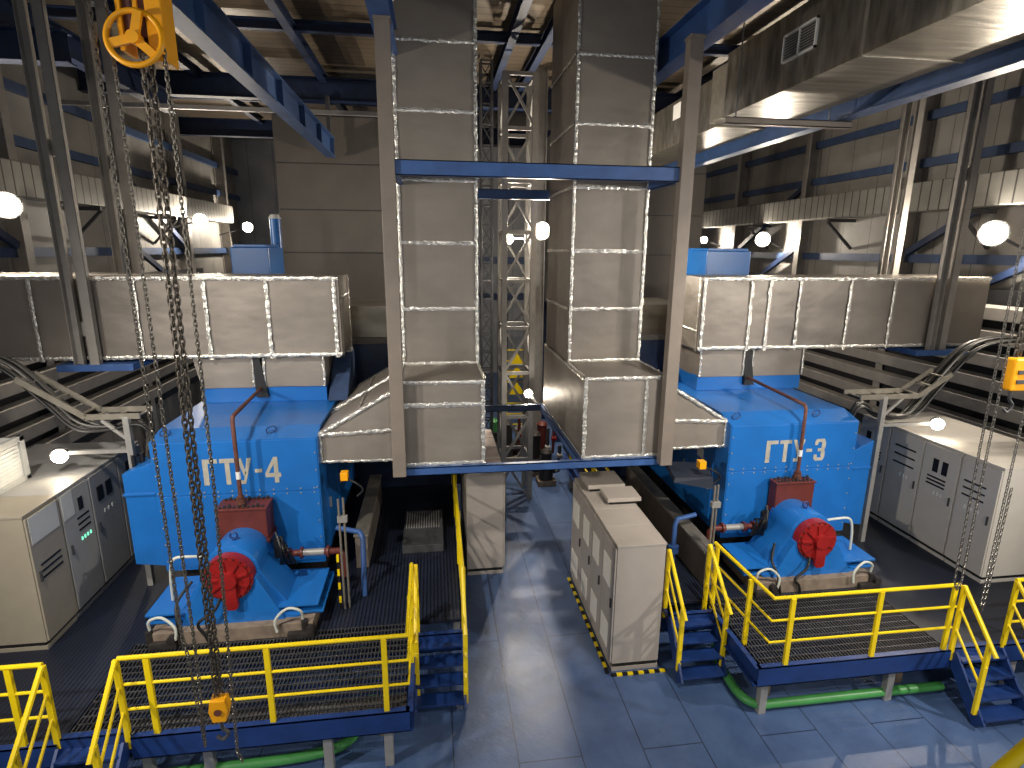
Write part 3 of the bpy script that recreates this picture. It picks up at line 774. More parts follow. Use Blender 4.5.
def vertical_duct(label, x0, x1, side, tz, x_end):
    """side +1: transitions run to +x, -1: to -x"""
    t = thing('exhaust_duct', ((x0+x1)/2, 10.9, 2.95), label, 'duct')
    s = puffy(B(x0, x1, 10.55, 12.75, 4.36, ZC-.1), .014, 10).build('shaft', 'foil', t, True)
    bx0, bx1 = (x0-.02, x1+.0)
    bzb = 2.93
    puffy(B(bx0, bx1, 9.2, 12.85, bzb, 4.38), .01, 10).build('plenum_box', 'foil', t, True)
    tp = 0
    for z in tz:
        tapestrip(MB(), (x0, 10.53, z), (x1, 10.53, z), .07, FX).build('tape', 'tape', t)
        xi, nx = (x1+.012, 1) if side < 0 else (x0-.012, -1)
        tapestrip(MB(), (xi, 10.55, z), (xi, 12.7, z), .06, (nx, 0, 0)).build('tape', 'tape', t)
    for x in (x0+.015, x1-.015):
        tapestrip(MB(), (x, 10.53, 4.4), (x, 10.53, ZC-.2), .06, FX).build('tape', 'tape', t)
    tapestrip(MB(), (x0, 10.52, 4.42), (x1, 10.52, 4.42), .07, FX).build('tape', 'tape', t)
    # box edges
    for a, b in (((bx0, 9.19, 4.36), (bx1, 9.19, 4.36)), ((bx0, 9.19, bzb+.02), (bx1, 9.19, bzb+.02)), ((bx0+.02, 9.19, bzb), (bx0+.02, 9.19, 4.38)), ((bx1-.02, 9.19, bzb), (bx1-.02, 9.19, 4.38))):
        tapestrip(MB(), a, b, .07, FX).build('tape', 'tape', t)
    if side < 0:
        tapestrip(MB(), (bx0, 9.19, 3.98), (bx1, 9.19, 3.98), .09, FX).build('tape', 'tape', t)
    else:
        tapestrip(MB(), (bx1-.32, 9.19, bzb), (bx1-.32, 9.19, 4.36), .07, FX).build('tape', 'tape', t)
    xs, nx = (bx1+.006, 1) if side < 0 else (bx0-.006, -1)
    tapestrip(MB(), (xs, 9.2, 4.36), (xs, 12.8, 4.36), .07, (nx, 0, 0)).build('tape', 'tape', t)
    tapestrip(MB(), (xs, 9.2, bzb+.03), (xs, 12.8, bzb+.03), .05, (nx, 0, 0)).build('tape', 'tape', t)
    for x in ((bx0, bx1)):
        tapestrip(MB(), (x, 9.2, 4.392), (x, 10.5, 4.392), .06, (0, 0, 1)).build('tape', 'tape', t)
    # two transitions down to the enclosure
    xa = bx1 if side > 0 else bx0
    for (ya, yb) in ((9.28, 10.45), (10.75, 11.9)):
        P = [(xa, 3.0), (x_end, 3.02), (x_end, 3.52), (xa, 4.28)]
        w = puffy(MB().prism(P, ya, yb, 'y'), .008, 5).build('transition', 'foil', t, True)
        dx = side*.02
        for a, b, wd in (((xa, ya-.012, 3.55), (x_end, ya-.012, 3.5), .07), ((xa, ya-.012, 4.26), (x_end, ya-.012, 3.5), .06), ((xa, ya-.012, 3.02), (x_end, ya-.012, 3.04), .05), ((x_end-side*.02, ya-.012, 3.02), (x_end-side*.02, ya-.012, 3.52), .05)):
            tapestrip(MB(), a, b, wd, FX).build('tape', 'tape', w)
        n = Vector((3.52-4.28, 0, -(x_end-xa))); n = Vector((side*.76, 0, abs(x_end-xa))).normalized()
        for q in (.03, .97):
            yy = ya+(yb-ya)*q
            tapestrip(MB(), (xa, yy, 4.285), (x_end, yy, 3.525), .06, n).build('tape', 'tape', w)
        tapestrip(MB(), ((xa+x_end)/2, ya, 3.905), ((xa+x_end)/2, yb, 3.905), .05, n).build('tape', 'tape', w)
    return t
vertical_duct('silver insulated vertical duct left of the aisle with a box at its foot', -.58, .8, -1, (9.84, 8.77, 7.66, 6.6, 5.43), -1.93)
vertical_duct('silver insulated vertical duct right of the aisle with a box at its foot', 2.54, 3.95, 1, (9.77, 8.66, 7.6, 6.48, 5.41), 5.21)

def main_duct(label, x0, x1, nx0, nx1, tx, slot, inner):
    t = thing('insulated_duct', ((x0+x1)/2, 11.5, 4.), label, 'duct')
    puffy(B(x0, x1, 11.0, 12.15, 4.51, 5.98), .016, 12).build('body', 'foil', t, True)
    n = MB()
    a = slot-.09; b = slot+.07
    e = .12 if inner > 0 else 0.
    for q0, q1, e0 in ((nx0, a, e), (b, nx1, 0)):
        puffy(MB().hexa([(q0, 11.12, 3.9), (q1, 11.12, 3.9), (q1, 12.05, 3.9), (q0, 12.05, 3.9), (q0-e0, 11.12, 4.52), (q1, 11.12, 4.52), (q1, 12.05, 4.52), (q0-e0, 12.05, 4.52)]), .008, 4).build('neck', 'foil', t, True)
    MB().hexa([(slot-.08, 11.05, 3.72), (slot+.14, 11.05, 3.72), (slot+.14, 11.3, 3.72), (slot-.08, 11.3, 3.72), (slot-.1, 11.08, 4.48), (slot+.02, 11.08, 4.48), (slot+.02, 11.3, 4.48), (slot-.1, 11.3, 4.48)]).build('dark_flue', 'black', t)
    for x in tx: tapestrip(MB(), (x, 10.975, 4.48), (x, 10.975, 5.95), .07, FX).build('tape', 'tape', t)
    for z in (4.54, 5.95): tapestrip(MB(), (x0, 10.975, z), (x1, 10.975, z), .07, FX).build('tape', 'tape', t)
    tapestrip(MB(), (x0, 11.03, 5.985), (x1, 11.03, 5.985), .09, (0, 0, 1)).build('tape', 'tape', t)
    tapestrip(MB(), (x0, 12.1, 5.985), (x1, 12.1, 5.985), .09, (0, 0, 1)).build('tape', 'tape', t)
    for x in (nx0+.02, a-.02, b+.02, nx1-.02): tapestrip(MB(), (x, 11.1, 3.92), (x, 11.1, 4.47), .045, FX).build('tape', 'tape', t)
    xi, nr = (x1+.015, 1) if inner > 0 else (x0-.015, -1)
    for y in (11.03, 12.1): tapestrip(MB(), (xi, y, 4.48), (xi, y, 5.96), .07, (nr, 0, 0)).build('tape', 'tape', t)
    tapestrip(MB(), (xi, 11, 4.9 if inner < 0 else 5.6), (xi, 12.1, 4.9 if inner < 0 else 5.6), .05, (nr, 0, 0)).build('tape', 'tape', t)
    return t
main_duct('big silver insulated horizontal duct above the left turbine enclosure', -8.6, -1.74, -4.36, -2.1, (-6.91, -5.24, -4.08, -3.01, -1.82), -3.3, 1)
main_duct('big silver insulated horizontal duct above the right turbine enclosure', 5.36, 11.95, 5.5, 7.86, (5.42, 6.44, 6.84, 7.51, 8.65, 9.66), 6.6, -1)

# hanging pillars and blue frames carrying the vertical ducts
for x, lb in ((-.62, 'taupe hanging steel pillar at the left edge of the left vertical duct'), (3.96, 'taupe hanging steel pillar at the right edge of the right vertical duct')):
    t = thing('hanger_pillar', (x, 9.0, 2.84), lb, 'pillar')
    MB().box(x-.105, x+.105, 8.92, 9.1, 2.84, 9.62, .006).build('column', 'pillar', t)
    B(x-.12, x+.12, 8.9, 9.12, 9.56, 9.6, .004).build('head_plate', 'pillar', t)
t = thing('duct_support', (1.7, 11, 2.78), 'low blue steel frame under the foot boxes of both vertical ducts', 'frame')
MB().channel((-.6, 9.17, 2.84), (3.96, 9.17, 2.84), .1, .14, -1).build('front_beam', 'bluesteel', t)
MB().channel((-.6, 12.9, 2.84), (3.96, 12.9, 2.84), .1, .14, -1).build('rear_beam', 'roofblue', t)
for x in (-.52, .78, 2.5, 3.9): MB().channel((x, 9.2, 2.84), (x, 12.9, 2.84), .1, .14, 1).build('stringer', 'bluesteel', t)
t = thing('duct_support', (1.7, 11, 7.55), 'high blue steel frame crossing in front of both vertical ducts', 'frame')
MB().channel((-.53, 9.06, 7.66), (3.86, 9.06, 7.66), .12, .22, -1).build('front_beam', 'bluesteel', t)
MB().channel((-.53, 12.9, 7.66), (3.86, 12.9, 7.66), .12, .2, -1).build('rear_beam', 'bluesteel', t)
for x in (-.52, 3.98): MB().channel((x, 9.15, 7.66), (x, 12.9, 7.66), .1, .18, 1).build('stringer', 'bluesteel', t)

# paired hanger posts in front of and behind the big horizontal ducts
def hanger(label, x, y, z0, z1, foot=True, dx=.13):
    t = thing('duct_hanger', (x, y, z0), label, 'hanger')
    for s in (-1, 1):
        MB().channel((x+s*dx, y, z0), (x+s*dx, y, z1), .1, .16, s, .012, (1, 0, 0)).build('post', 'hanger', t)
    for z in (z0+.5, (z0+z1)/2, z1-.6): B(x-dx-.05, x+dx+.05, y+.045, y+.06, z, z+.25).build('batten_plate', 'hanger', t)
    if foot: B(x-.5, x+.75, y-.06, 12.3, z0-.12, z0, .006).build('cross_beam', 'bluesteel', t)
hanger('pair of grey hanger posts in front of the left horizontal duct', -6.1, 10.86, 4.45, ZC)
hanger('pair of grey hanger posts in front of the right horizontal duct', 10.75, 10.86, 4.45, ZC)
hanger('pair of grey hanger posts behind the left horizontal duct', -6.0, 12.5, 4.45, ZC, False, .16)
hanger('pair of grey hanger posts behind the right horizontal duct', 10.75, 12.5, 4.45, ZC, False, .16)

# ------------------------------------------------------------------ monorails, roof duct
t = thing('monorail_beam', (-2.82, 9, 9.), 'blue monorail beam under the roof above the left turbine', 'crane beam')
MB().ibeam((-2.8, 1.2, 9.27), (-2.8, 17.9, 9.27), .26, .52, .03, .02).build('beam', 'mono', t)
for y in (6.0, 17.8): MB().bar((-2.8, y, 9.5), (-2.8, y, 10.6), .1, .18, (0, 1, 0)).build('hanger', 'greydk', t)
st = MB()
for k in range(9):
    for s in (-1, 1): st.box(-2.8+s*.065-.055, -2.8+s*.065+.055, 2.5+1.9*k, 2.52+1.9*k, 9.05, 9.5)
st.build('stiffener', 'mono', t)
t = thing('monorail_beam', (7.05, 9, 8.7), 'blue monorail beam under the roof above the right turbine', 'crane beam')
MB().ibeam((7.05, 1.0, 8.95), (7.05, 18.2, 8.95), .26, .5, .03, .02).build('beam', 'mono', t)
for y in (6.0, 17.8): MB().bar((7.05, y, 9.2), (7.05, y, 10.6), .1, .18, (0, 1, 0)).build('hanger', 'greydk', t)

t = thing('roof_duct', (6, 7, 8.86), 'big galvanised ventilation duct under the roof at upper right', 'duct')
B(5.3, 6.7, 2.0, 7.1, 8.86, 9.92, .008).build('near_section', 'galv', t)
B(5.3, 6.7, 7.14, 10.6, 8.86, 9.92, .008).build('middle_section', 'galv', t)
B(5.285, 6.715, 7.09, 7.15, 8.84, 9.94, .006).build('joint_flange', 'galvdull', t)
B(5.42, 6.62, 10.6, 11.4, 8.92, 9.86, .006).build('recess', 'galvdull', t)
B(5.55, 6.62, 11.4, 17.4, 8.86, 9.8, .008).build('far_section', 'galv', t)
fr = MB()
for a, b, c, d in ((8.06, 8.85, 9.24, 9.27), (8.06, 8.85, 9.6, 9.63), (8.06, 8.09, 9.24, 9.63), (8.82, 8.85, 9.24, 9.63), (8.44, 8.47, 9.24, 9.63)): fr.box(5.27, 5.3, a, b, c, d)
g = fr.build('grille_frame', 'white', t)
B(5.292, 5.298, 8.09, 8.82, 9.27, 9.6).build('grille_back', 'black', g)
sl = MB()
for k in range(9): sl.bar((5.283, 8.09, 9.29+.037*k), (5.283, 8.82, 9.29+.037*k), .012, .014)
sl.build('grille_slats', 'grey', g)
B(5.535, 5.55, 13.1, 13.5, 9.4, 9.72).build('label_plate', 'white', t)
t = thing('duct_traverse', (6, 10.3, 8.7), 'brown steel cross bar hung on rods under the galvanised roof duct', 'cross bar')
MB().channel((4.9, 9.75, 8.63), (7.2, 9.75, 8.63), .12, .11, -1).build('channel', 'pillar', t)
for x in (5.1, 6.8): MB().cyl((x, 9.75, 8.6), (x, 9.75, ZC), .012, seg=8).build('threaded_rod', 'grey', t)

# ------------------------------------------------------------------ exhaust stacks and equipment behind the turbines
def stack(label, x0, x1, y0):
    t = thing('exhaust_stack', ((x0+x1)/2, y0+1.5, 0), label, 'exhaust stack')
    zs = [4.7, 6.35, 7.6, 8.9, 10.2]
    for i in range(4):
        B(x0, x1, y0, y0+3.2, zs[i]+.014, zs[i+1]-.014, .012).build('cladding_panel', 'stack', t)
    B(x0+.02, x1-.02, y0+.03, y0+3.17, 4.68, 10.22).build('core', 'greydk', t)
    for x in (x0+.2, x1-.2):
        for y in (y0+.2, y0+3.): MB().box(x-.12, x+.12, y-.12, y+.12, 0, 4.7).build('leg', 'darkblue', t)
    return t
stack('brown clad exhaust stack rising behind the left turbine', -4.45, 1.15, 18.3)
stack('brown clad exhaust stack rising behind the right turbine', 3.95, 8.75, 18.3)
def diffuser(label, x0, x1, y0):
    t = thing('exhaust_diffuser', ((x0+x1)/2, y0+1, PZ), label, 'exhaust diffuser')
    B(x0+.1, x1-.1, y0, y0+2., 4.5, 5.22, .01).build('casing_sheet', 'galv', t)
    B(x0, x1, y0-.05, y0+2.1, 4.36, 4.5, .01).build('ledge', 'stack', t)
    B(x0-.05, x1+.05, y0-.1, y0+2.2, PZ, 4.36, .01).build('base_body', 'darkblue', t)
diffuser('dark blue exhaust diffuser with a galvanised top behind the left turbine', -2.9, .7, 13.3)
diffuser('dark blue exhaust diffuser with a galvanised top behind the right turbine', 3.7, 6.3, 13.3)
for x0, x1, lb in ((-4.22, -3.45, 'bright blue tank showing above the left horizontal duct'), (6.4, 7.5, 'bright blue tank showing above the right horizontal duct')):
    t = thing('oil_tank', ((x0+x1)/2, 13.6, PZ), lb, 'tank')
    B(x0, x1, 13.0, 14.2, 3.6, 6.5, .02).build('tank', 'blue', t)
    B(x0+.05, x1-.05, 13.05, 14.15, 6.5, 6.56, .01).build('lid', 'blue', t)
    for q in (.1, .9):
        for yq in (13.1, 14.1): MB().box(x0+(x1-x0)*q-.06, x0+(x1-x0)*q+.06, yq-.06, yq+.06, PZ, 3.6).build('leg', 'darkblue', t)
t = thing('vent_pipe', (-3.92, 15.6, PZ), 'short light blue vent pipe beside the left exhaust stack above the blue tank', 'pipe')
MB().cyl((-3.92, 15.6, PZ), (-3.92, 15.6, 7.2), .13, seg=20).build('pipe', 'blue', t, True)
MB().cyl((-3.92, 15.6, 7.2), (-3.92, 15.6, 7.3), .16, .1, seg=20).build('cap', 'white', t, True)

# lattice tower and mast in the gap
def lattice(label, x0, x1, y0, y1, z1, leg, step, mat, brace):
    t = thing('lattice_tower', ((x0+x1)/2, (y0+y1)/2, 0), label, 'lattice tower')
    for x in (x0, x1):
        for y in (y0, y1): MB().box(x-leg/2, x+leg/2, y-leg/2, y+leg/2, 0, z1, .004).build('leg', mat, t)
    n = int(z1/step); zz = [z1*i/n for i in range(n+1)]
    for i in range(n):
        for y in (y0, y1):
            MB().bar((x0, y, zz[i+1]-.03), (x1, y, zz[i+1]-.03), brace, brace*1.4).build('cross_member', mat, t)
            a, b = (x0, x1) if (i % 2) == (y == y0) else (x1, x0)
            MB().bar((a, y-.01, zz[i]), (b, y-.01, zz[i+1]), brace, brace).build('diagonal_brace', mat, t)
        for x in (x0, x1):
            MB().bar((x, y0, zz[i+1]-.03), (x, y1, zz[i+1]-.03), brace, brace).build('cross_member', mat, t)
            a, b = (y0, y1) if i % 2 else (y1, y0)
            MB().bar((x, a, zz[i]), (x, b, zz[i+1]), brace, brace).build('diagonal_brace', mat, t)
lattice('tall grey lattice tower standing in the gap between the vertical ducts', 1.72, 2.42, 14.0, 14.9, 10.4, .13, 1.15, 'grey', .06)
lattice('thin dark lattice mast beside the left vertical duct in the gap', 1.36, 1.66, 16.3, 16.6, ZC-.1, .05, .5, 'greydk', .025)
struct(MB().ibeam((3.1, 17.2, 0), (3.1, 17.2, ZC), .3, .4, .03, .02, (1, 0, 0)).build('hall_column', 'grey'))
struct(MB().ibeam((2.9, 24, 0), (2.9, 24, ZC), .4, .4, .03, .02, (1, 0, 0)).build('hall_column', 'grey'))
for z in (4.8, 6.1, 8.4):
    struct(MB().bar((1.25, 21, z), (3.85, 21, z), .2, .25).build('hall_beam', 'roofblue'))
    struct(MB().bar((2.6, 20.8, z-1.2), (3.9, 20.8, z), .08, .1).build('hall_brace', 'grey'))
t = thing('warning_ladder', (2.85, 19.5, 0), 'small yellow ladder with triangular braces seen far behind the lattice tower', 'ladder')
for x in (2.5, 3.2): MB().bar((x, 19.5, 0), (x, 19.9, 3.2), .05, .06).build('rail', 'yellow', t)
for k in range(8): MB().bar((2.5, 19.5+.05*k, .35+.38*k), (3.2, 19.5+.05*k, .35+.38*k), .04, .04).build('rung', 'yellow', t)
for z in (1.5, 2.1, 2.6): MB().prism([(2.55, z), (3.15, z), (2.85, z+.42)], 19.36, 19.4, 'y').build('brace_plate', 'yellow', t)

# pumps at the far end of the aisle
def pump(label, x, y, mat, h, red):
    t = thing('pump', (x, y, 0), label, 'pump')
    B(x-.26, x+.26, y-.22, y+.22, 0, .16, .01).build('baseplate', 'concrete', t)
    MB().cyl((x, y, .16), (x, y, .5), .2, seg=20).cyl((x, y, .5), (x, y, .55), .25, seg=20).build('pump_body', 'dark', t, True)
    MB().cyl((x, y, .55), (x, y, h), .15, seg=20).cyl((x, y, h), (x, y, h+.08), .17, .1, seg=20).build('motor', mat, t, True)
    MB().tube([(x+.2, y-.02, .35), (x+.34, y-.05, .4), (x+.36, y-.05, .9), (x+.36, y-.05, h+.2)], .05, 10).build('discharge_pipe', 'redbrown' if red else 'greydk', t, True)
    MB().cyl((x+.29, y-.05, .85), (x+.43, y-.05, .85), .08, seg=14).build('valve_wheel', 'red' if red else 'grey', t, True)
for x, y, m_, h, r, lb in ((2.85, 15.6, 'dark', 1.25, 0, 'dark upright pump at the far end of the aisle just right of the lattice tower'),
                   (3.2, 16.4, 'redbrown', 1.3, 1, 'red-brown upright pump at the far end of the aisle between two dark ones'),
                   (3.05, 14.9, 'dark', .95, 0, 'low dark pump nearest the platform edge at the far end of the aisle'),
                   (2.2, 16.9, 'dark', 1.2, 1, 'dark pump with a red pipe seen low through the lattice tower'),
                   (2.6, 17.0, 'grey', 1.0, 0, 'grey pump behind the right leg of the lattice tower'),
                   (1.9, 18.2, 'green', .9, 0, 'pump with a green motor seen through the lattice tower')):
    pump(lb, x, y, m_, h, r)

# ------------------------------------------------------------------ cable frames, troughs, small fittings around the turbines
def cable_frame(label, xp, xo, y, tray, side, nm):
    t = thing('cable_support', (xp, y, PZ), label, 'cable support')
    MB().box(xp-.045, xp+.045, y-.045, y+.045, PZ, 3.85, .006).build('post', 'grey', t)
    MB().bar((xp, y, 3.28), (xo, y, 3.28), .07, .06).build('arm', 'grey', t)
    MB().bar((xp, y, 3.45), (xp-(xp-xo)*.35, y, 3.8), .05, .05).build('strut', 'grey', t)
    mb = MB()
    for dy in (-.02, .42):
        for a, b in zip(tray[:-1], tray[1:]): mb.bar((a[0], y+dy, a[1]), (b[0], y+dy, b[1]), .03, .09)
    mb.build('tray_side', 'galvdull', t)
    mb = MB()
    for a, b in zip(tray[:-1], tray[1:]):
        for q in (.1, .5, .9):
            x = a[0]+(b[0]-a[0])*q; z = a[1]+(b[1]-a[1])*q; mb.bar((x, y-.02, z-.03), (x, y+.42, z-.03), .05, .02)
    mb.build('tray_rung', 'galvdull', t)
    # cables sagging in a bundle
    return t
cable_frame('grey steel frame with a cable tray left of the left turbine', -4.92, -5.95, 9.5, [(-4.7, 3.86), (-5.5, 3.86), (-6.4, 4.5)], -1, 'l')
cable_frame('grey steel frame with a cable tray right of the right turbine', 8.42, 9.5, 9.4, [(7.9, 3.84), (9.12, 3.84), (9.75, 4.25)], 1, 'r')
for i in range(6):
    y = 9.5+.07*i; a = random.uniform(-.05, .05)
    o = MB().tube([(-4.56-.06*i, y, 3.05), (-4.56-.05*i, y, 3.45+.02*i), (-4.75-.05*i, y, 3.75+a), (-5.2-.02*i, y, 3.68-.02*i+a), (-5.7, y, 3.72+a), (-6.1, y+.02, 4.15+a), (-6.7, y+.05, 4.75+a), (-7.6, y+.1, 4.9+a), (-8.7, y+.1, 4.9)], .027, 8, 6).build('power_cable', 'cable' if i % 3 else 'black', smooth=True)
    tag(o, 'power cable in the bundle bending from the wall tray to the left turbine side box', 'cable', 'cables on the left cable frame')
    o = MB().tube([(7.9+.04*i, y, 2.95), (7.9+.045*i, y, 3.4), (8.05+.05*i, y, 3.66+a), (8.5+.03*i, y, 3.5-.03*i+a), (9.2, y, 3.46+a-.03*i), (9.7, y+.02, 4.0+a), (10.3, y+.05, 4.65+a), (11, y+.1, 4.85+a), (12.4, y+.1, 4.85)], .027, 8, 6).build('power_cable', 'cable' if i % 3 else 'black', smooth=True)
    tag(o, 'power cable in the bundle bending from the wall tray to the right turbine side box', 'cable', 'cables on the right cable frame')
# troughs along the inner sides
for x0, x1, nm in ((4.5, 4.72, 'right'), (-1.5, -1.28, 'left')):
    t = thing('cable_trough', ((x0+x1)/2, 10.4, PZ), 'long brown-grey trough on the platform along the inner side of the %s turbine' % nm, 'trough')
    B(x0, x1, 8.3 if nm == 'right' else 9.6, 12.4, PZ, 1.46, .008).build('body', 'trough', t)
    B(x0-.02, x1+.02, 8.28 if nm == 'right' else 9.58, 12.42, 1.46, 1.5, .006).build('cover', 'galvdull', t)
for x, y, nm, s in ((-1.53, 8.4, 'left', 1), (4.52, 8.2, 'right', -1)):
    t = thing('conduit_stand', (x, y, PZ), 'pair of thin upright conduits standing beside the %s generator' % nm, 'conduit')
    for k in (0, 1): MB().cyl((x+.07*k, y+.03*k, PZ), (x+.07*k, y+.03*k, 2.74), .018, seg=10).build('conduit', 'galvdull', t, True)
    B(x-.03, x+.12, y-.02, y+.06, 2.35, 2.45, .004).build('clamp', 'grey', t)
    for k in range(8 if nm == 'left' else 0): B(x-.08, x-.045, y-.02, y+.015, PZ+.12*k, PZ+.12*(k+1)).build('stripe_block', 'yellow' if k % 2 else 'black', t)
    jb = thing('junction_box', (x-s*.05, y+.3, 2.7), 'small yellow junction box with dark fittings on the inner side of the %s turbine' % nm, 'junction box')
    xc = x if nm == 'left' else 4.62
    B(xc-.06, xc+.06, y+.66, y+.8, 2.76, 2.9, .008).build('yellow_box', 'orange', jb)
    if nm == 'right': MB().hexa([(xc-.5, y+.7, 2.52), (xc+.2, y+.6, 2.4), (xc+.35, y+1.2, 2.52), (xc-.4, y+1.4, 2.6), (xc-.48, y+.72, 2.6), (xc+.18, y+.62, 2.62), (xc+.33, y+1.2, 2.66), (xc-.38, y+1.38, 2.66)]).build('dark_hood', 'umb', jb)
    MB().tube([(xc+.05, y+.7, 2.78), (xc+.2, y+.6, 2.74), (xc+.3, y+.6, 2.62), (xc+.2, y+.62, 2.5)], .018, 8, 5).build('loop_cable', 'black', jb, True)
o = MB().tube([(-1.72, 9.2, 1.86), (-1.32, 9.0, 1.86), (-1.26, 8.9, 1.8), (-1.26, 8.75, 1.0), (-1.26, 8.72, PZ)], .045, 12).build('blue_pipe', 'bluesteel', smooth=True)
tag(o, 'blue pipe bending down to the grating right of the left turbine', 'pipe')
t = thing('blue_pipe', (4.3, 9.1, PZ), 'blue valve pipe standing on the grating left of the right turbine trough', 'pipe')
MB().tube([(4.75, 9.25, 1.7), (4.35, 9.12, 1.7), (4.3, 9.1, 1.6), (4.3, 9.1, PZ)], .045, 12).build('pipe', 'bluesteel', t, True)
MB().cyl((4.3, 9.1, 1.05), (4.3, 9.1, 1.18), .1, seg=14).build('valve', 'bluesteel', t, True)
MB().cyl((-1.26, 8.74, 1.0), (-1.26, 8.74, 1.12), .1, seg=14).build('valve', 'bluesteel', o, True) if False else None
t = thing('floor_grille', (-.15, 9.7, PZ), 'dark floor unit with a ribbed grille on the left platform below the pillar', 'grille')
B(-.7, .08, 10.0, 11.5, PZ, 1.0, .01).build('unit_body', 'greydk', t)
sl = MB()
for k in range(14): sl.box(-.66+.05*k, -.64+.05*k, 10.7, 11.4, 1.0, 1.03)
sl.build('ribs', 'grey', t)

# ------------------------------------------------------------------ chain hoists
def chain(mb, pts, link=.04, r=.0055, w=.0135):
    """links alternating by 90 degrees along a polyline"""
    P = [Vector(p) for p in pts]; seg = []; 
    tot = sum((P[i+1]-P[i]).length for i in range(len(P)-1)); n = max(2, int(tot/link)); k = 0
    acc = 0; i = 0
    for q in range(n):
        s = (q+.5)*tot/n
        while i < len(P)-2 and s > acc+(P[i+1]-P[i]).length: acc += (P[i+1]-P[i]).length; i += 1
        d = (P[i+1]-P[i]); t = d.normalized(); c = P[i]+t*(s-acc)
        u = Vector((1, 0, 0)) if q % 2 else Vector((0, 1, 0))
        u = (u-t*u.dot(t)).normalized(); v = t.cross(u)
        m = Matrix((t, u, v)).transposed()
        mb.torus(c, w, r, m, 8, 4, link*.62-w+r)
    return mb
t = thing('chain_hoist', (-2.1, 5.0, 2.0), 'yellow hand chain hoist hanging in front of the left turbine', 'chain hoist')
wx, wy, wz = -2.12, 4.96, 7.98
wh = MB().torus((wx, wy, wz), .19, .021, Matrix.Rotation(math.radians(82), 3, 'X') @ Matrix.Rotation(0, 3, 'Z'), 36, 10)
for a in (75, 195, 318):
    a = math.radians(a)
    wh.bar((wx, wy, wz), (wx+.185*math.cos(a), wy, wz+.185*math.sin(a)), .03, .06, (-math.sin(a), 0, math.cos(a)))
wh.cyl((wx, wy-.04, wz), (wx, wy+.05, wz), .045, seg=16)
wh.build('hand_wheel', 'orange', t, True)
MB().cyl((wx, wy+.02, wz), (wx, wy+.3, wz), .03, seg=12).build('axle', 'greydk', t, True)
fr = MB().box(wx-.15, wx-.115, wy+.1, wy+.3, 7.92, 8.9, .005).box(wx+.05, wx+.17, wy+.1, wy+.32, 7.86, 8.9, .01).box(wx-.03, wx, wy+.1, wy+.3, 7.95, 8.9, .005).box(wx-.17, wx+.19, wy+.1, wy+.32, 8.8, 8.9, .01)
fr.build('frame', 'orange', t)
B(wx-.11, wx+.05, wy+.12, wy+.3, 8.02, 8.8, .02).build('gear_case', 'rust', t)
MB().cyl((wx+.03, wy+.2, 8.85), (wx+.03, wy+.2, 9.0), .05, seg=14).torus((wx+.03, wy+.2, 9.04), .07, .018, Matrix.Rotation(math.pi/2, 3, 'X'), 16, 6).build('top_hook', 'greydk', t, True)
chain(MB(), [(wx-.0, 5.05, 7.9), (-2.19, 5.05, 2.2)], .058, .0085, .02).build('load_chain', 'chaindk', t, True)
chain(MB(), [(wx+.03, 5.12, 7.9), (-2.165, 5.1, 2.2)], .058, .0085, .02).build('load_chain', 'chaindk', t, True)
chain(MB(), [(-2.41, 5.0, 8.6), (-2.4, 5.0, 2.9), (-2.37, 5.0, 2.75), (-2.33, 5.0, 1.72), (-2.3, 5.0, 2.6), (-2.3, 5.0, 8.6)]).build('hand_chain', 'chain', t, True)
chain(MB(), [(wx+.19, 4.97, 7.95), (-1.96, 5.0, 4.5), (-2.04, 5.0, 1.6), (-2.0, 4.99, 1.5)]).build('hand_chain', 'chain', t, True)
hb = MB().prism([(-2.24, 2.22), (-2.1, 2.22), (-2.08, 2.1), (-2.11, 1.98), (-2.23, 1.98), (-2.26, 2.1)], 4.99, 5.11, 'y', .01).build('hook_block', 'orange', t)
MB().tube([(-2.17, 5.05, 1.98), (-2.17, 5.05, 1.86), (-2.12, 5.05, 1.8), (-2.17, 5.05, 1.73), (-2.23, 5.05, 1.77)], .018, 8, 5).build('hook', 'greydk', hb, True)
MB().cyl((-2.17, 4.985, 2.1), (-2.17, 4.975, 2.1), .035, seg=14).build('sheave_cap', 'rust', hb, True)
# its brown trolley line: carrying beam out of view above
t2 = thing('hoist_runway', (-2.1, 5.16, 9.1), 'blue cross beam under the roof carrying the yellow hoist', 'crane beam')
MB().ibeam((-2.62, 5.16, 9.24), (-1.2, 5.16, 9.24), .16, .22, .02, .014).build('beam', 'roofblue', t2)
for x in (-2.5, -1.4): MB().cyl((x, 5.16, 9.3), (x, 5.16, ZC-.01), .02, seg=8).build('rod', 'greydk', t2)

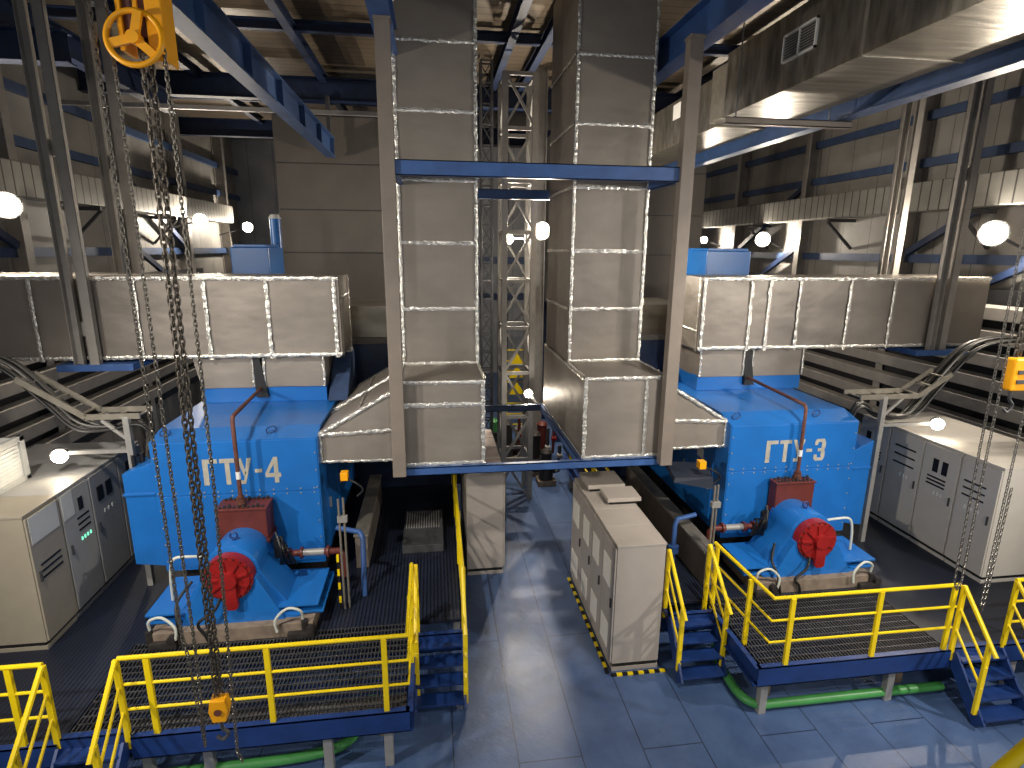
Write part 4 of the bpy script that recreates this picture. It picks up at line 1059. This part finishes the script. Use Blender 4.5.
t = thing('chain_hoist', (5.95, 5.0, 2.6), 'hand chain hoist at the right picture edge with a small yellow hook block', 'chain hoist')
B(5.84, 6.02, 4.93, 5.05, 5.12, 5.46, .02).build('hook_block', 'orange', t)
MB().box(5.88, 5.98, 4.915, 4.93, 5.2, 5.24).box(5.88, 5.98, 4.915, 4.93, 5.3, 5.34).build('block_mark', 'greydk', t)
MB().tube([(5.93, 5, 5.12), (5.93, 5, 5.02), (5.98, 5, 4.95), (5.93, 5, 4.88), (5.87, 5, 4.92)], .016, 8, 5).build('hook', 'greydk', t, True)
chain(MB(), [(5.9, 5.0, 8.0), (5.9, 5.0, 5.46)], .062, .0105, .024).build('load_chain', 'chaindk', t, True)
chain(MB(), [(5.97, 5.03, 8.0), (5.97, 5.03, 5.46)], .062, .0105, .024).build('load_chain', 'chaindk', t, True)
chain(MB(), [(5.68, 5.0, 8.2), (5.7, 5, 4.5), (5.73, 5.0, 2.9), (5.78, 5.0, 2.8), (5.82, 5, 2.9), (5.8, 5.0, 4.5), (5.78, 5, 8.2)]).build('hand_chain', 'chain', t, True)
chain(MB(), [(6.15, 5.0, 8.2), (6.14, 5.0, 2.6), (6.16, 5, 2.5), (6.18, 5, 2.6), (6.2, 5, 4.)]).build('hand_chain', 'chain', t, True)
B(5.62, 6.3, 4.9, 5.1, 8.0, 8.5, .03).build('hoist_body', 'orange', t)
MB().cyl((5.95, 5, 8.5), (5.95, 5, ZC), .03, seg=10).build('suspension_rod', 'greydk', t)

# ------------------------------------------------------------------ floodlights
def floodlight(label, p, aim, watts, arm_to, size=.15, group=None, r=.07, col=(1, .89, .75), spot=None):
    p = Vector(p); d = (Vector(aim)-p).normalized()
    t = thing('floodlight', p, label, 'floodlight', group)
    rot = Vector((0, 0, -1)).rotation_difference(d).to_matrix().to_4x4()
    mt = Matrix.Translation(p) @ rot
    hs = MB().cyl((0, 0, .03), (0, 0, .2), size*1.12, size*.6, seg=24).cyl((0, 0, -.03), (0, 0, .05), size*1.15, seg=24)
    bmesh.ops.transform(hs.bm, matrix=mt, verts=hs.bm.verts); hs.build('housing', 'greydk', t, True)
    g = MB().cyl((0, 0, -.045), (0, 0, -.02), size, seg=24)
    bmesh.ops.transform(g.bm, matrix=mt, verts=g.bm.verts); g.build('glass', 'bulb', t, True)
    a = Vector(arm_to); b = p-d*.12
    MB().bar(b, a, .05, .05).build('bracket', 'greydk', t)
    l = bpy.data.lights.new('floodlight_lamp', 'POINT'); l.energy = watts; l.color = col; l.shadow_soft_size = r
    lo = bpy.data.objects.new('lamp', l); C.objects.link(lo); lo.parent = t
    lo.location = d*.14
    return t
def lamps():
    V = (1, 1, 5.)
    floodlight('floodlight on the left wall at the left picture edge', (-8.1, 12.65, 7.25), V, 520, (XL, 12.65, 7.0), .22)
    floodlight('second floodlight along the left wall, left of the far one', (-8.1, 22.2, 7.4), V, 480, (XL, 22.2, 7.1), .22)
    floodlight('farthest floodlight along the left wall beside the brown exhaust stack', (-8.0, 27.2, 7.35), V, 380, (XL, 27.2, 7.), .2)
    floodlight('large floodlight on the right wall near the right picture edge', (12.0, 11.2, 6.92), V, 520, (XR, 11.2, 6.6), .24)
    floodlight('second floodlight along the right wall above the blue tank', (12.0, 20.1, 6.92), V, 480, (XR, 20.1, 6.6), .24)
    floodlight('farthest small floodlight of the right wall beside the brown stack', (12.0, 24.8, 6.97), V, 300, (XR, 24.8, 6.7), .14)
    floodlight('brighter floodlight in the gap right of the lattice tower', (2.82, 15.0, 6.97), V, 800, (2.45, 14.9, 6.8), .2)
    floodlight('dimmer floodlight in the gap at the left leg of the lattice tower', (2.29, 18.0, 6.82), V, 700, (3.1, 17.3, 6.8), .18)
    floodlight('small floodlight on the rear blue beam low in the gap', (2.27, 13.5, 3.03), (1, 0, 4), 30, (2.4, 12.95, 2.9), .1)
    floodlight('low floodlight at the end of the left cable frame above the control cabinets', (-5.95, 9.45, 3.25), (-4, 4, 3), 5, (-5.8, 9.5, 3.28), .11)
    floodlight('low floodlight at the end of the right cable frame above the control cabinets', (9.6, 9.35, 3.28), (6, 4, 3), 9, (9.45, 9.4, 3.28), .11)
lamps()
# unseen lamps: wall rows beside the camera, added fills behind it, roof lamps above
def lamp(loc, aim, watts, r=.12, size=105, blend=.8, col=(1, .93, .84)):
    l = bpy.data.lights.new('unseen_lamp', 'SPOT'); l.energy = watts; l.color = col; l.shadow_soft_size = r
    l.spot_size = math.radians(size); l.spot_blend = blend
    o = bpy.data.objects.new('unseen_lamp', l); C.objects.link(o); o.location = loc
    o.rotation_euler = Vector((0, 0, -1)).rotation_difference(Vector(aim)-Vector(loc)).to_euler()
lamp((-7.9, 2.2, 7.0), (1, 9, 2.6), 1900, size=95)
lamp((11.6, 2.2, 7.0), (3.0, 9, 2.4), 2300, size=95)
lamp((-2.0, -1.5, 7.6), (-1.5, 9, 1.6), 300, .2, 80)  # added fill behind the camera, left half
lamp((6.3, -1.5, 7.6), (6.0, 9, 1.6), 800, .2, 80)  # added fill behind the camera, right half
lamp((-4.4, 3.6, 10.2), (-3.2, 9.0, 2.6), 2600, .2, 62)
lamp((4.8, 3.6, 10.2), (6.4, 9.0, 2.6), 3000, .2, 62)

w = bpy.data.worlds.new('hall_ambient_fill'); scene.world = w; w.use_nodes = True  # added ambient fill, entering through the hall's open near end
w.node_tree.nodes['Background'].inputs[0].default_value = (.8, .84, .9, 1)
w.node_tree.nodes['Background'].inputs[1].default_value = .5

vs = scene.view_settings
vs.view_transform = 'Standard'; vs.look = 'None'; vs.gamma = 1; vs.use_curve_mapping = False; vs.exposure = 0.0
scene.cycles.max_bounces = 6; scene.cycles.diffuse_bounces = 4; scene.cycles.glossy_bounces = 3
scene.cycles.sample_clamp_indirect = 6
scene.cycles.use_denoising = True
